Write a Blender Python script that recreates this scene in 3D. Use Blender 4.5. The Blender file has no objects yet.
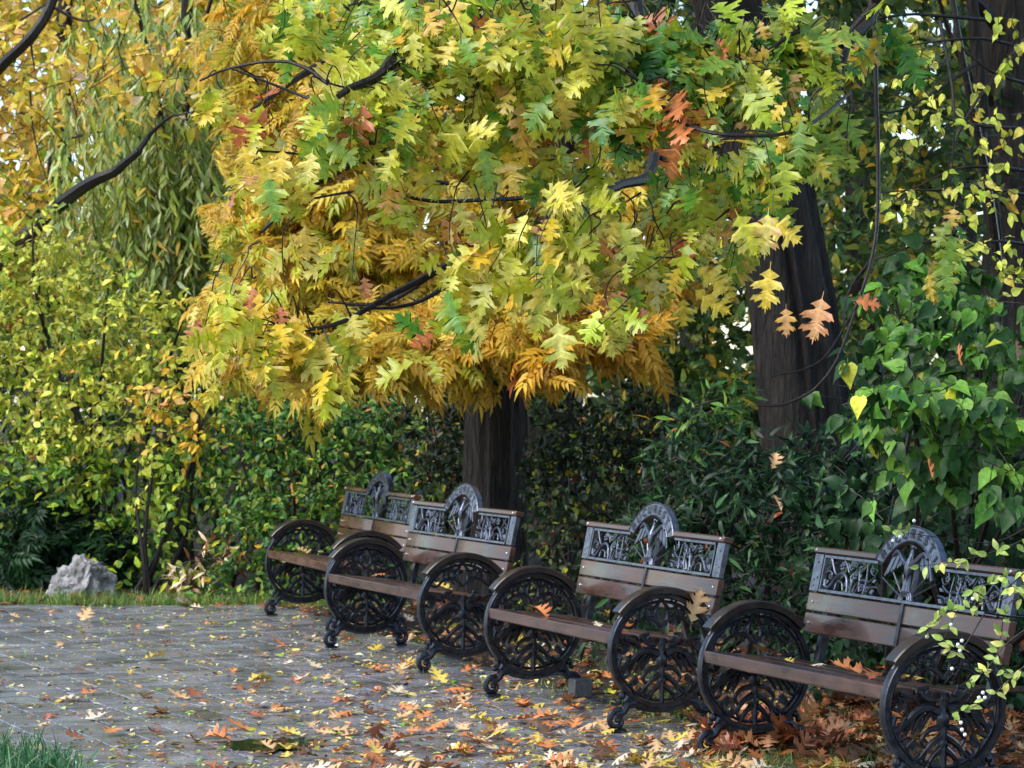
import bpy, bmesh, math, random
import numpy as np
from math import sin, cos, pi, radians

random.seed(7)
RNG = np.random.default_rng(7)
F, H, YH = 2924.0, 1.553, 383.3          # photo calibration: focal length in pixels, eye height, horizon row
C = bpy.context.scene.collection


def at(px, py, D):
    return np.array([(px - 512) / F * D, D, H - (py - YH) / F * D])


def S(r, g, b):
    f = lambda c: c / 255 / 12.92 if c <= 10.3 else ((c / 255 + .055) / 1.055) ** 2.4
    return np.array([f(r), f(g), f(b)])


# ---------------------------------------------------------------- object helpers
def tag(o, label=None, cat=None, group=None, kind=None):
    if label: o['label'] = label
    if cat: o['category'] = cat
    if group: o['group'] = group
    if kind: o['kind'] = kind
    return o


def thing(name, label, cat, loc=(0, 0, 0), rz=0, group=None):
    o = bpy.data.objects.new(name, None)
    o.empty_display_size = .1
    C.objects.link(o)
    o.location = loc
    o.rotation_euler = (0, 0, rz)
    return tag(o, label, cat, group)


def link(name, me, parent=None):
    o = bpy.data.objects.new(name, me)
    C.objects.link(o)
    if parent is not None:
        o.parent = parent
    return o


def copy_tree(o, parent=None):
    c = o.copy()
    C.objects.link(c)
    if parent is not None:
        c.parent = parent
    for ch in [x for x in o.children]:
        copy_tree(ch, c)
    return c


class MB:
    """collects shapes into ONE mesh"""
    def __init__(self, tf=None):
        self.v, self.f, self.n, self.tf = [], [], 0, tf

    def add(self, verts, faces):
        verts = np.asarray(verts, float)
        if self.tf: verts = np.array([self.tf(*p) for p in verts])
        self.v.append(verts)
        self.f += [[i + self.n for i in f] for f in faces]
        self.n += len(verts)

    def tube(self, pts, rad, n=6, caps=True, flat=None):
        P = np.asarray(pts, float)
        K = len(P)
        r = np.broadcast_to(np.asarray(rad, float), (K,))
        T = np.gradient(P, axis=0) if K > 2 else np.repeat((P[1] - P[0])[None], K, 0)
        T /= np.linalg.norm(T, axis=1)[:, None] + 1e-12
        a = np.array([0, 0, 1.]) if abs(T[0][2]) < .9 else np.array([1., 0, 0])
        if flat is not None: a = np.array(flat[0], float)
        ang = np.arange(n) / n * 2 * pi
        V = []
        for i in range(K):
            x = a - T[i] * a.dot(T[i]); x /= np.linalg.norm(x) + 1e-12
            y = np.cross(T[i], x)
            if flat is None: a = x
            fx = 1 if flat is None else flat[1]
            V.append(P[i] + r[i] * (fx * np.cos(ang)[:, None] * x + np.sin(ang)[:, None] * y))
        V = np.concatenate(V)
        fs = []
        for i in range(K - 1):
            for j in range(n):
                k = (j + 1) % n
                fs.append([i * n + j, i * n + k, i * n + n + k, i * n + n + j])
        if caps:
            fs.append(list(range(n))[::-1]); fs.append([(K - 1) * n + j for j in range(n)])
        self.add(V, fs)

    def box(self, x0, x1, y0, y1, z0, z1, bev=0.0):
        b = bev
        if b <= 0:
            v = [(x, y, z) for x in (x0, x1) for y in (y0, y1) for z in (z0, z1)]
            self.add(v, [[0, 1, 3, 2], [4, 6, 7, 5], [0, 4, 5, 1], [2, 3, 7, 6], [0, 2, 6, 4], [1, 5, 7, 3]])
            return
        # chamfered cross-section along x, ends slightly inset
        ring = [(y0 + b, z0), (y1 - b, z0), (y1, z0 + b), (y1, z1 - b), (y1 - b, z1), (y0 + b, z1), (y0, z1 - b), (y0, z0 + b)]
        cy, cz = (y0 + y1) / 2, (z0 + z1) / 2
        v = []
        for x, k in ((x0, 1 - b / max(y1 - y0, z1 - z0) * 2), (x0 + b, 1), (x1 - b, 1), (x1, 1 - b / max(y1 - y0, z1 - z0) * 2)):
            v += [(x, cy + (y - cy) * k, cz + (z - cz) * k) for y, z in ring]
        fs = [[i * 8 + j, i * 8 + (j + 1) % 8, i * 8 + 8 + (j + 1) % 8, i * 8 + 8 + j] for i in range(3) for j in range(8)]
        fs += [list(range(8))[::-1], [24 + j for j in range(8)]]
        self.add(v, fs)

    def prism(self, poly, d0, d1):
        """poly in first two coordinates, extruded along the third"""
        n = len(poly)
        v = [(x, y, d0) for x, y in poly] + [(x, y, d1) for x, y in poly]
        fs = [list(range(n))[::-1], list(range(n, 2 * n))] + [[i, (i + 1) % n, n + (i + 1) % n, n + i] for i in range(n)]
        self.add(v, fs)

    def prism_x(self, x, poly, h):
        n = len(poly)
        v = [(x - h, y, z) for y, z in poly] + [(x + h, y, z) for y, z in poly]
        self.add(v, [list(range(n))[::-1], list(range(n, 2 * n))] + [[i, (i + 1) % n, n + (i + 1) % n, n + i] for i in range(n)])

    def ball(self, c, r, n=8, m=5, sq=(1, 1, 1)):
        v = [(c[0], c[1], c[2] - r * sq[2])]
        for i in range(1, m):
            t = -pi / 2 + pi * i / m
            for j in range(n):
                p = 2 * pi * j / n
                v.append((c[0] + r * sq[0] * cos(t) * cos(p), c[1] + r * sq[1] * cos(t) * sin(p), c[2] + r * sq[2] * sin(t)))
        v.append((c[0], c[1], c[2] + r * sq[2]))
        fs = [[0, 1 + (j + 1) % n, 1 + j] for j in range(n)]
        for i in range(m - 2):
            for j in range(n):
                a = 1 + i * n
                fs.append([a + j, a + (j + 1) % n, a + n + (j + 1) % n, a + n + j])
        a = 1 + (m - 2) * n
        fs += [[a + j, a + (j + 1) % n, len(v) - 1] for j in range(n)]
        self.add(v, fs)

    def build(self, name, mat, parent=None, smooth=True, sharp=35):
        me = bpy.data.meshes.new(name)
        V = np.concatenate(self.v) if self.v else np.zeros((0, 3))
        me.from_pydata(V.tolist(), [], self.f)
        me.materials.append(mat)
        bm = bmesh.new(); bm.from_mesh(me)
        bmesh.ops.recalc_face_normals(bm, faces=bm.faces)
        if smooth:
            for f in bm.faces: f.smooth = True
            for e in bm.edges:
                if len(e.link_faces) == 2 and e.calc_face_angle(0) > radians(sharp): e.smooth = False
        bm.to_mesh(me); bm.free()
        return link(name, me, parent)


def spline(pts, k=6):
    """Catmull-Rom through points"""
    P = np.asarray(pts, float)
    Q = np.vstack([2 * P[0] - P[1], P, 2 * P[-1] - P[-2]])
    out = []
    for i in range(1, len(Q) - 2):
        for t in np.linspace(0, 1, k, endpoint=False):
            a, b, c, d = Q[i - 1], Q[i], Q[i + 1], Q[i + 2]
            out.append(.5 * (2 * b + (c - a) * t + (2 * a - 5 * b + 4 * c - d) * t ** 2 + (3 * b - a - 3 * c + d) * t ** 3))
    out.append(P[-1])
    return np.array(out)


# ---------------------------------------------------------------- materials
def mat(name):
    m = bpy.data.materials.new(name); m.use_nodes = True
    nt = m.node_tree; nt.nodes.clear()
    out = nt.nodes.new('ShaderNodeOutputMaterial')
    b = nt.nodes.new('ShaderNodeBsdfPrincipled')
    nt.links.new(b.outputs[0], out.inputs[0])
    return m, nt, b, out


def N(nt, t, **kw):
    n = nt.nodes.new(t)
    for k, v in kw.items():
        if k in n.inputs: n.inputs[k].default_value = v
        else: setattr(n, k, v)
    return n


def ramp(nt, src, stops):
    r = nt.nodes.new('ShaderNodeValToRGB')
    while len(r.color_ramp.elements) < len(stops): r.color_ramp.elements.new(.5)
    for e, (p, c) in zip(r.color_ramp.elements, stops):
        e.position = p; e.color = (*c, 1) if len(c) == 3 else c
    nt.links.new(src, r.inputs[0])
    return r.outputs[0]


def coords(nt, scale=(1, 1, 1)):
    tc = N(nt, 'ShaderNodeTexCoord'); mp = N(nt, 'ShaderNodeMapping')
    mp.inputs['Scale'].default_value = scale
    nt.links.new(tc.outputs['Object'], mp.inputs[0])
    return mp.outputs[0]


def noise(nt, vec, scale, detail=4, rough=.55):
    n = N(nt, 'ShaderNodeTexNoise', Scale=scale, Detail=detail, Roughness=rough)
    nt.links.new(vec, n.inputs['Vector'])
    return n.outputs['Fac']


def bump(nt, b, h, strength, dist):
    n = N(nt, 'ShaderNodeBump', Strength=strength, Distance=dist)
    nt.links.new(h, n.inputs['Height']); nt.links.new(n.outputs[0], b.inputs['Normal'])


def leaf_mat(name, rough=.4, trans=.3, spec=.5):
    m, nt, b, out = mat(name)
    at_ = N(nt, 'ShaderNodeAttribute', attribute_name='col')
    nz = noise(nt, coords(nt), 55, 3)
    mr = N(nt, 'ShaderNodeMapRange'); mr.inputs[1].default_value = .3; mr.inputs[2].default_value = .7
    mr.inputs[3].default_value = .72; mr.inputs[4].default_value = 1.22
    nt.links.new(nz, mr.inputs[0])
    mx = N(nt, 'ShaderNodeVectorMath', operation='SCALE')
    nt.links.new(at_.outputs['Color'], mx.inputs[0]); nt.links.new(mr.outputs[0], mx.inputs['Scale'])
    nt.links.new(mx.outputs[0], b.inputs['Base Color'])
    b.inputs['Roughness'].default_value = rough
    b.inputs['Specular IOR Level'].default_value = spec
    if trans:
        t = N(nt, 'ShaderNodeBsdfTranslucent'); nt.links.new(mx.outputs[0], t.inputs[0])
        ms = N(nt, 'ShaderNodeMixShader'); ms.inputs[0].default_value = trans
        nt.links.new(b.outputs[0], ms.inputs[1]); nt.links.new(t.outputs[0], ms.inputs[2])
        nt.links.new(ms.outputs[0], out.inputs[0])
    return m


def bark_mat(name, c0, c1, sx=14, sz=2.2, rough=.6, dist=.03):
    m, nt, b, out = mat(name)
    v = coords(nt, (sx, sx, sz))
    n1 = noise(nt, v, 1.6, 6, .65)
    vo = N(nt, 'ShaderNodeTexVoronoi', Scale=1.3, feature='DISTANCE_TO_EDGE'); nt.links.new(v, vo.inputs['Vector'])
    mu = N(nt, 'ShaderNodeMath', operation='MULTIPLY_ADD'); mu.inputs[1].default_value = .6
    nt.links.new(vo.outputs['Distance'], mu.inputs[0]); nt.links.new(n1, mu.inputs[2])
    col = ramp(nt, mu.outputs[0], [(.3, c0), (.62, c1), (.85, tuple(np.array(c1) * 1.7))])
    nt.links.new(col, b.inputs['Base Color'])
    b.inputs['Roughness'].default_value = rough
    b.inputs['Specular IOR Level'].default_value = .25
    bump(nt, b, mu.outputs[0], 1.0, dist)
    return m


def iron_mat(name='black_painted_iron', cc=((.020, .021, .027), (.055, .059, .075))):
    m, nt, b, out = mat(name)
    v = coords(nt)
    col = ramp(nt, noise(nt, v, 30, 4), [(.3, cc[0]), (.7, cc[1])])
    nt.links.new(col, b.inputs['Base Color'])
    nt.links.new(ramp(nt, noise(nt, v, 14, 3), [(.3, (.22,) * 3), (.7, (.42,) * 3)]), b.inputs['Roughness'])
    b.inputs['Metallic'].default_value = .8
    b.inputs['Specular IOR Level'].default_value = .6
    bump(nt, b, noise(nt, v, 160, 3), .35, .002)
    return m


def wood_mat(name, c0, c1, c2, wet=(.2, .5)):
    m, nt, b, out = mat(name)
    v = coords(nt, (1.2, 26, 26))
    oi = N(nt, 'ShaderNodeObjectInfo')
    ad = N(nt, 'ShaderNodeVectorMath', operation='ADD'); nt.links.new(v, ad.inputs[0])
    sc = N(nt, 'ShaderNodeVectorMath', operation='SCALE'); sc.inputs[0].default_value = (13, 7, 5)
    nt.links.new(oi.outputs['Random'], sc.inputs['Scale']); nt.links.new(sc.outputs[0], ad.inputs[1])
    g = noise(nt, ad.outputs[0], 2.2, 6, .65)
    ad2 = N(nt, 'ShaderNodeVectorMath', operation='ADD'); nt.links.new(coords(nt, (3.2, 7, 7)), ad2.inputs[0]); nt.links.new(sc.outputs[0], ad2.inputs[1])
    blot = noise(nt, ad2.outputs[0], 1.6, 5)
    mx = N(nt, 'ShaderNodeMix', data_type='RGBA')
    mx.inputs[0].default_value = .5
    nt.links.new(ramp(nt, g, [(.3, c0), (.55, c1), (.75, c2)]), mx.inputs[6])
    nt.links.new(ramp(nt, blot, [(.35, tuple(np.array(c0) * .8)), (.65, c2)]), mx.inputs[7])
    nt.links.new(mx.outputs[2], b.inputs['Base Color'])
    nt.links.new(ramp(nt, blot, [(.35, (wet[0],) * 3), (.65, (wet[1],) * 3)]), b.inputs['Roughness'])
    b.inputs['Coat Weight'].default_value = .38; b.inputs['Coat Roughness'].default_value = .10; b.inputs['Specular IOR Level'].default_value = .4
    bump(nt, b, g, .5, .003)
    return m


M_IRON = iron_mat()
M_CAST = iron_mat('lit_panel_iron', ((.07, .077, .10), (.165, .18, .23)))  # same iron, lightened: light falling on panel, crest and eagle put into the colour
M_WOOD = wood_mat('wet_brown_wood', (.018, .0085, .006), (.055, .025, .018), (.125, .062, .045))
M_WOOD_RED = wood_mat('reddish_wood', (.045, .018, .010), (.11, .044, .022), (.17, .075, .04))
M_WOODCAP = wood_mat('dark_armrest_wood', (.008, .005, .004), (.018, .012, .009), (.036, .024, .017), (.3, .5))
M_OAK = leaf_mat('oak_leaves', .27, .46)
M_ASH = leaf_mat('pinnate_leaves', .42, .46)
M_SHRUB = leaf_mat('shrub_leaves', .42, .30, .32)
M_FAR = leaf_mat('distant_leaves', .55, .48)
M_FALLEN = leaf_mat('fallen_leaf', .36, .12)
M_GRASS = leaf_mat('grass_blades', .42, .3)
M_BARK = bark_mat('dark_furrowed_bark', (.003, .0025, .002), (.022, .018, .0155), 20, 3.2, .7, .05)
M_BARK_GREY = bark_mat('grey_furrowed_bark', (.005, .004, .0035), (.042, .035, .030), 22, 3.2, .7, .05)
M_TWIG = bark_mat('wet_dark_twigs', (.006, .005, .0045), (.018, .014, .012), 40, 8, .4, .004)

# letters: dark fill in the raised arch
M_LETTER, _nt, _b, _ = mat('letter_black'); _b.inputs['Base Color'].default_value = (.008, .008, .012, 1); _b.inputs['Roughness'].default_value = .6
M_BOLT, _nt, _b, _ = mat('bolt_steel'); _b.inputs['Base Color'].default_value = (.5, .5, .52, 1); _b.inputs['Metallic'].default_value = .8; _b.inputs['Roughness'].default_value = .3

# ---------------------------------------------------------------- the setting: ground and path
m_soil, nt, b, _ = mat('damp_soil')
v = coords(nt)
nz = noise(nt, v, 9, 8, .7)
nt.links.new(ramp(nt, nz, [(.3, (.010, .008, .005)), (.6, (.026, .019, .011)), (.8, (.045, .03, .017))]), b.inputs['Base Color'])
b.inputs['Roughness'].default_value = .75
bump(nt, b, noise(nt, v, 40, 6), .8, .03)
g = MB()
nx, ny = 90, 90
xs = np.linspace(-60, 60, nx); ys = np.linspace(-20, 120, ny)
gv = []
for y in ys:
    for x in xs:
        gv.append((x, y, -.014 + (0 if y < 24 else .0)))
g.add(gv, [[j * nx + i, j * nx + i + 1, (j + 1) * nx + i + 1, (j + 1) * nx + i] for j in range(ny - 1) for i in range(nx - 1)])
tag(g.build('ground', m_soil), kind='structure')

TH = radians(24)
UD, VD = np.array([sin(TH), -cos(TH)]), np.array([cos(TH), sin(TH)])


def edge_x(y):            # right-hand edge of the paving, running along under the benches
    return 1.30 - .335 * (y - 11.55) + .10


def on_path(x, y):
    far = 20.55 + .06 * math.sin(x * 3.1) + .04 * math.sin(x * 9)
    if y > far or x > edge_x(y) + .05 * math.sin(y * 4): return False
    if x < -1.74 - .08 * math.sin(y * 7) and 10.6 < y < 12.15 + .06 * math.sin(x * 11) - (x + 2.0) * .6: return False
    return True


m_paver, nt, b, _ = mat('wet_grey_pavers')
at_ = N(nt, 'ShaderNodeAttribute', attribute_name='col')
v = coords(nt)
fine = noise(nt, v, 70, 5, .7); big = noise(nt, v, 1.3, 4)
mx = N(nt, 'ShaderNodeVectorMath', operation='SCALE'); nt.links.new(at_.outputs['Color'], mx.inputs[0])
mr = N(nt, 'ShaderNodeMapRange'); mr.inputs[1].default_value = .25; mr.inputs[2].default_value = .75; mr.inputs[3].default_value = .55; mr.inputs[4].default_value = 1.4
nt.links.new(fine, mr.inputs[0]); nt.links.new(mr.outputs[0], mx.inputs['Scale'])
st_ = N(nt, 'ShaderNodeMix', data_type='RGBA', blend_type='MULTIPLY'); st_.inputs[0].default_value = 1
nt.links.new(mx.outputs[0], st_.inputs[6])
nt.links.new(ramp(nt, noise(nt, coords(nt, (1, .6, 1)), 2.6, 6, .65), [(.34, (.50, .50, .44)), (.5, (.92, .92, .92)), (.68, (1.15, 1.13, 1.08))]), st_.inputs[7])
nt.links.new(st_.outputs[2], b.inputs['Base Color'])
nt.links.new(ramp(nt, big, [(.38, (.09,) * 3), (.62, (.28,) * 3)]), b.inputs['Roughness'])
bump(nt, b, fine, .5, .004)
m_joint, nt, b, _ = mat('sandy_paver_joint')
nt.links.new(ramp(nt, noise(nt, coords(nt), 25, 6), [(.35, (.015, .015, .012)), (.6, (.05, .048, .04))]), b.inputs['Base Color'])
b.inputs['Roughness'].default_value = .5


class Leaves:
    """many leaf-sized faces in ONE mesh with a pigment attribute"""
    def __init__(self): self.V, self.T, self.K, self.n = [], [], [], 0

    def add(self, tm, pos, d, nrm, size, ca, cb, e_jit=.25, aspect=None):
        V, T, E, mid = tm
        pos = np.atleast_2d(pos); n = len(pos)
        if n == 0: return
        y = d / (np.linalg.norm(d, axis=1)[:, None] + 1e-9)
        z = nrm - y * (nrm * y).sum(1)[:, None]
        z /= np.linalg.norm(z, axis=1)[:, None] + 1e-9
        x = np.cross(y, z)
        s = np.broadcast_to(np.asarray(size, float), (n,))[:, None, None]
        ax = np.ones(n) if aspect is None else aspect
        W = pos[:, None, :] + s * (V[None, :, 0, None] * ax[:, None, None] * x[:, None] + V[None, :, 1, None] * y[:, None] + V[None, :, 2, None] * z[:, None])
        m = len(V)
        e = np.clip(E[None] + RNG.normal(0, e_jit, (n, 1)) + RNG.normal(0, .12, (n, m)), 0, 1)[..., None]
        col = ca[:, None] * (1 - e) + cb[:, None] * e
        col = col * (1 + .25 * mid[None, :, None])
        self.V.append(W.reshape(-1, 3)); self.K.append(col.reshape(-1, 3))
        self.T.append((T[None] + (self.n + np.arange(n) * m)[:, None, None]).reshape(-1, 3))
        self.n += n * m

    def mesh(self, name, mat_):
        me = bpy.data.meshes.new(name)
        V = np.concatenate(self.V); T = np.concatenate(self.T); K = np.concatenate(self.K)
        me.vertices.add(len(V)); me.vertices.foreach_set('co', V.astype(np.float32).ravel())
        me.loops.add(len(T) * 3); me.loops.foreach_set('vertex_index', T.astype(np.int32).ravel())
        me.polygons.add(len(T)); me.polygons.foreach_set('loop_start', np.arange(0, len(T) * 3, 3, dtype=np.int32))
        me.polygons.foreach_set('use_smooth', np.ones(len(T), bool))
        a = me.color_attributes.new('col', 'FLOAT_COLOR', 'POINT')
        a.data.foreach_set('color', np.hstack([np.clip(K, 0, 1), np.ones((len(K), 1))]).astype(np.float32).ravel())
        me.materials.append(mat_)
        me.update(); me.validate()
        return me

    def build(self, name, mat_, parent=None):
        return link(name, self.mesh(name, mat_), parent)


# pavers: rows along the benches, running bond, each block a little uneven, all in one mesh
L = Leaves()
PV, PF = [], []
top = .020
bw, bl, gap = .196, .094, .010
ctm_v = np.array([(-.5, -.5), (.5, -.5), (.5, .5), (-.5, .5)])
cnt = 0
vs, ts, ks = [], [], []
for r in range(-90, 70):
    for c in range(-150, 230):
        p = np.array([0, 13.]) + VD * (r * (bw + gap)) + UD * ((c + .5 * (r % 2)) * (bl + gap))
        if not (-5.2 < p[0] < 2.2 and 10.2 < p[1] < 20.7): continue
        if p[0] < -p[1] * .175 - .5 or not on_path(p[0], p[1]): continue
        zc = RNG.normal(-.002, .0016); tilt = RNG.normal(0, .014, 2); yaw = RNG.normal(0, .012)
        u2 = UD * cos(yaw) + VD * sin(yaw); v2 = -UD * sin(yaw) + VD * cos(yaw)
        o = []
        for k, zz in ((1, -.014), (1, zc - .003), (1 - .09, zc)):
            for a in ctm_v:
                du, dv = a[0] * (bl if k == 1 else bl - .008), a[1] * (bw if k == 1 else bw - .008)
                q = p + u2 * du + v2 * dv
                o.append((q[0], q[1], zz + (tilt[0] * du + tilt[1] * dv if zz > -.013 else 0)))
        vs.append(np.array(o))
        f = []
        for l in range(2):
            for j in range(4):
                a0, a1 = l * 4 + j, l * 4 + (j + 1) % 4
                f += [(a0, a1, a1 + 4), (a0, a1 + 4, a0 + 4)]
        f += [(8, 9, 10), (8, 10, 11)]
        ts.append(np.array(f) + cnt); cnt += 12
        base = np.array([.195, .197, .215]) * RNG.uniform(.7, 1.3) * (1 + RNG.normal(0, .03, 3))
        ks.append(np.repeat(base[None], 12, 0))
L.V, L.T, L.K = vs, ts, ks
o = L.build('path', m_paver); tag(o, kind='structure')
for p_ in o.data.polygons: p_.use_smooth = False
j = MB()
poly = [(-5.6, 10.0), (edge_x(10.0), 10.0), (edge_x(20.55), 20.55), (-5.6, 20.55)]
j.add([(x, y, -.010) for x, y in poly], [[0, 1, 2, 3]])
tag(j.build('path_bed', m_joint), kind='structure')


# ---------------------------------------------------------------- leaf templates (verts, tris, edge factor, midrib flag)
def half_leaf(out, fold=.15, curl=.2, twist=0., asym=0., slant=.45, seed=0):
    rg = np.random.default_rng(seed)
    out = np.array(out, float)
    K = len(out)
    my = np.maximum.accumulate(np.clip(out[:, 1] - slant * out[:, 0], 0, 1))
    my[-1] = out[-1, 1]
    R = out.copy(); Lf = out * np.array([-1, 1])
    if asym:
        Lf[1:-1, 0] *= 1 + rg.normal(0, asym, K - 2); Lf[1:-1, 1] += rg.normal(0, asym * .15, K - 2)
    V2 = np.vstack([np.c_[np.zeros(K), my], R, Lf])
    x, y = V2[:, 0], V2[:, 1]
    z = fold * np.abs(x) - curl * y ** 2 + twist * x * (y - .4) + .03 * np.sin(9 * y + 3) * np.abs(x) * 3
    T = []
    for i in range(K - 1):
        a, b_, c, d = i, K + i, K + i + 1, i + 1
        T += [(a, b_, c), (a, c, d)]
        a, b_, c, d = i, 2 * K + i, 2 * K + i + 1, i + 1
        T += [(a, c, b_), (a, d, c)]
    E = np.clip(np.abs(x) * 2.6, 0, 1)
    mid = (x == 0).astype(float)
    return np.c_[x, y, z], np.array(T), E, mid


OAK = [(0, -.18), (.006, -.17), (.008, 0), (.05, .03), (.13, .09), (.23, .165), (.15, .18), (.085, .235), (.13, .28), (.25, .355), (.30, .34), (.41, .48), (.31, .46), (.33, .53), (.20, .485), (.095, .50), (.14, .57),
       (.25, .665), (.30, .65), (.38, .79), (.27, .755), (.26, .82), (.16, .755), (.085, .745), (.10, .81), (.18, .93), (.085, .895), (.065, .95), (.03, .93), (0, 1.06)]
OAKT = [half_leaf(OAK, .22, .10, .2, .12, .5, 1), half_leaf(OAK, .05, .28, -.5, .12, .5, 2), half_leaf(OAK, .35, .05, .4, .12, .5, 3), half_leaf(OAK, -.12, .22, .7, .12, .5, 4)]
OAKF = [half_leaf(OAK, .35, -.20, .5, .12, .5, 5), half_leaf(OAK, -.30, .25, -.6, .12, .5, 6), half_leaf(OAK, .55, .10, .9, .12, .5, 7), half_leaf(OAK, .12, -.35, -.3, .12, .5, 8)]
OVATE = [(0, -.15), (.006, -.12), (.01, 0), (.16, .1), (.25, .3), (.25, .5), (.16, .75), (0, 1)]
OVT = [half_leaf(OVATE, .25, .15, .2, .05, .4, 1), half_leaf(OVATE, .1, .3, -.4, .05, .4, 2), half_leaf(OVATE, .4, .1, .4, .05, .4, 3)]
HEART = [(0, -.28), (.006, -.25), (.008, 0), (.14, -.05), (.30, .04), (.37, .2), (.34, .4), (.22, .62), (.09, .82), (0, 1.02)]
HET = [half_leaf(HEART, .25, .18, .2, .06, .4, 1), half_leaf(HEART, .12, .30, -.4, .06, .4, 2), half_leaf(HEART, .42, .12, .4, .06, .4, 3)]
SMALL = [(0, 0), (.2, .2), (.24, .5), (.12, .8), (0, 1)]
SMT = [half_leaf(SMALL, .25, .15, .2, .1, .3, 1), half_leaf(SMALL, .1, .3, -.5, .1, .3, 2)]
LANCE = [(0, 0), (.09, .2), (.12, .45), (.07, .75), (0, 1)]
LAT = [half_leaf(LANCE, .3, .25, .2, .1, .3, 1), half_leaf(LANCE, .15, .45, -.4, .1, .3, 2)]


def pinnate(pairs=5, ll=.36, lw=.13, droop=.3, seed=1):
    rg = np.random.default_rng(seed)
    Vs, Ts, Es, Ms, n = [], [], [], [], 0
    lf = half_leaf([(0, 0), (.5, .3), (.42, .62), (0, 1)], .3, .3, 0, .05, .3, seed)
    spots = []
    for i in range(pairs):
        y = .22 + .68 * i / (pairs - 1) * .95
        for s in (-1, 1): spots.append((y, s * radians(58 - 14 * i / pairs) + rg.normal(0, .1), ll * (.8 + .35 * sin(pi * (i + .7) / pairs))))
    spots.append((.92, rg.normal(0, .1), ll))
    for y, a, l in spots:
        v = lf[0].copy(); v[:, 0] *= lw / l * 1.0; v = v * l
        ca, sa = cos(a), sin(a)
        p = np.c_[v[:, 0] * ca + v[:, 1] * sa, y - v[:, 0] * sa + v[:, 1] * ca, v[:, 2] + rg.normal(0, .25) * np.abs(v[:, 1])]
        Vs.append(p); Ts.append(lf[1] + n); Es.append(lf[2]); Ms.append(lf[3]); n += len(p)
    Vs.append(np.array([(-.008, 0, 0), (.008, 0, 0), (.006, .95, 0), (-.006, .95, 0)])); Ts.append(np.array([(0, 1, 2), (0, 2, 3)]) + n)
    Es.append(np.ones(4)); Ms.append(np.zeros(4))
    V = np.concatenate(Vs); V[:, 2] -= droop * V[:, 1] ** 2
    return V, np.concatenate(Ts), np.concatenate(Es), np.concatenate(Ms)


PIN = [pinnate(5, .38, .13, .35, 1), pinnate(6, .33, .11, .15, 2), pinnate(5, .38, .13, .6, 3)]


def pick(pal, n, jit=.12):
    """pal: list of (weight, colA, colB) -> per-leaf pigments"""
    w = np.array([p[0] for p in pal], float); k = RNG.choice(len(pal), n, p=w / w.sum())
    A = np.array([p[1] for p in pal])[k]; B = np.array([p[2] for p in pal])[k]
    j_ = np.exp(RNG.normal(0, jit, (n, 1))) * np.exp(RNG.normal(0, jit * .35, (n, 3)))
    return A * j_, B * j_


def rand_unit(n):
    v = RNG.normal(size=(n, 3)); return v / np.linalg.norm(v, axis=1)[:, None]


def scatter_templates(L, tms, pos, d, nrm, size, A, B, **kw):
    k = RNG.integers(0, len(tms), len(pos))
    for i, tm in enumerate(tms):
        q = k == i
        if q.any(): L.add(tm, pos[q], d[q], nrm[q], size[q], A[q], B[q], **kw)


def clump(L, tw, c, r, n, tms, size, pal, per=8, down=.3, up=.5, out=1., twl=.35, face=(-.25, -.45, .85), nj=.6, twr=.003, twmax=400, jit=.14):
    """leafy twigs through an ellipsoid: leaves alternate along each twig"""
    c = np.asarray(c, float); r = np.asarray(r, float)
    nt_ = max(1, int(n / per))
    u = rand_unit(nt_); rad = RNG.uniform(.15, 1, (nt_, 1)) ** .5
    o = c + u * rad * r * .92
    d = u * out * (r / r.max()) + np.array([0, 0, up]) + RNG.normal(0, .5, (nt_, 3))
    d /= np.linalg.norm(d, axis=1)[:, None]
    l = twl * RNG.uniform(.6, 1.3, (nt_, 1))
    o = o - d * l * .5
    sag = np.array([0, 0, -1.])
    t = RNG.uniform(.15, 1.05, (nt_, per))
    P = o[:, None] + d[:, None] * l[:, None] * t[..., None] + sag * (l[:, None] * .25 * (t ** 2)[..., None])
    P = P.reshape(-1, 3); nn = len(P)
    ld = np.repeat(d, per, 0) * .5 + rand_unit(nn) * .8 + np.array([0, 0, -down])
    nr = np.array(face) + RNG.normal(0, nj, (nn, 3))
    s = size * RNG.uniform(.65, 1.25, nn)
    A, B = pick(pal, nn, jit)
    # shoots share a tone
    tone = np.repeat(np.exp(RNG.normal(0, .13, (nt_, 1))), per, 0)
    scatter_templates(L, tms, P, ld, nr, s, A * tone, B * tone)
    if tw is not None:
        for i in range(min(nt_, twmax)):
            ts_ = np.array([0, .5, 1.])[:, None]
            pts = o[i] + d[i] * l[i] * ts_ + sag * l[i] * .25 * ts_ ** 2
            tw.tube(pts, [twr, twr * .8, twr * .4], 3, False)


def limb(tw, pts, r0, r1, k=6, n=7, wob=.0):
    P = spline(pts, k)
    if wob: P = P + np.cumsum(RNG.normal(0, wob, P.shape), 0) * np.linspace(0, 1, len(P))[:, None] * .5
    tw.tube(P, np.linspace(r0, r1, len(P)), n)
    return P


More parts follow.
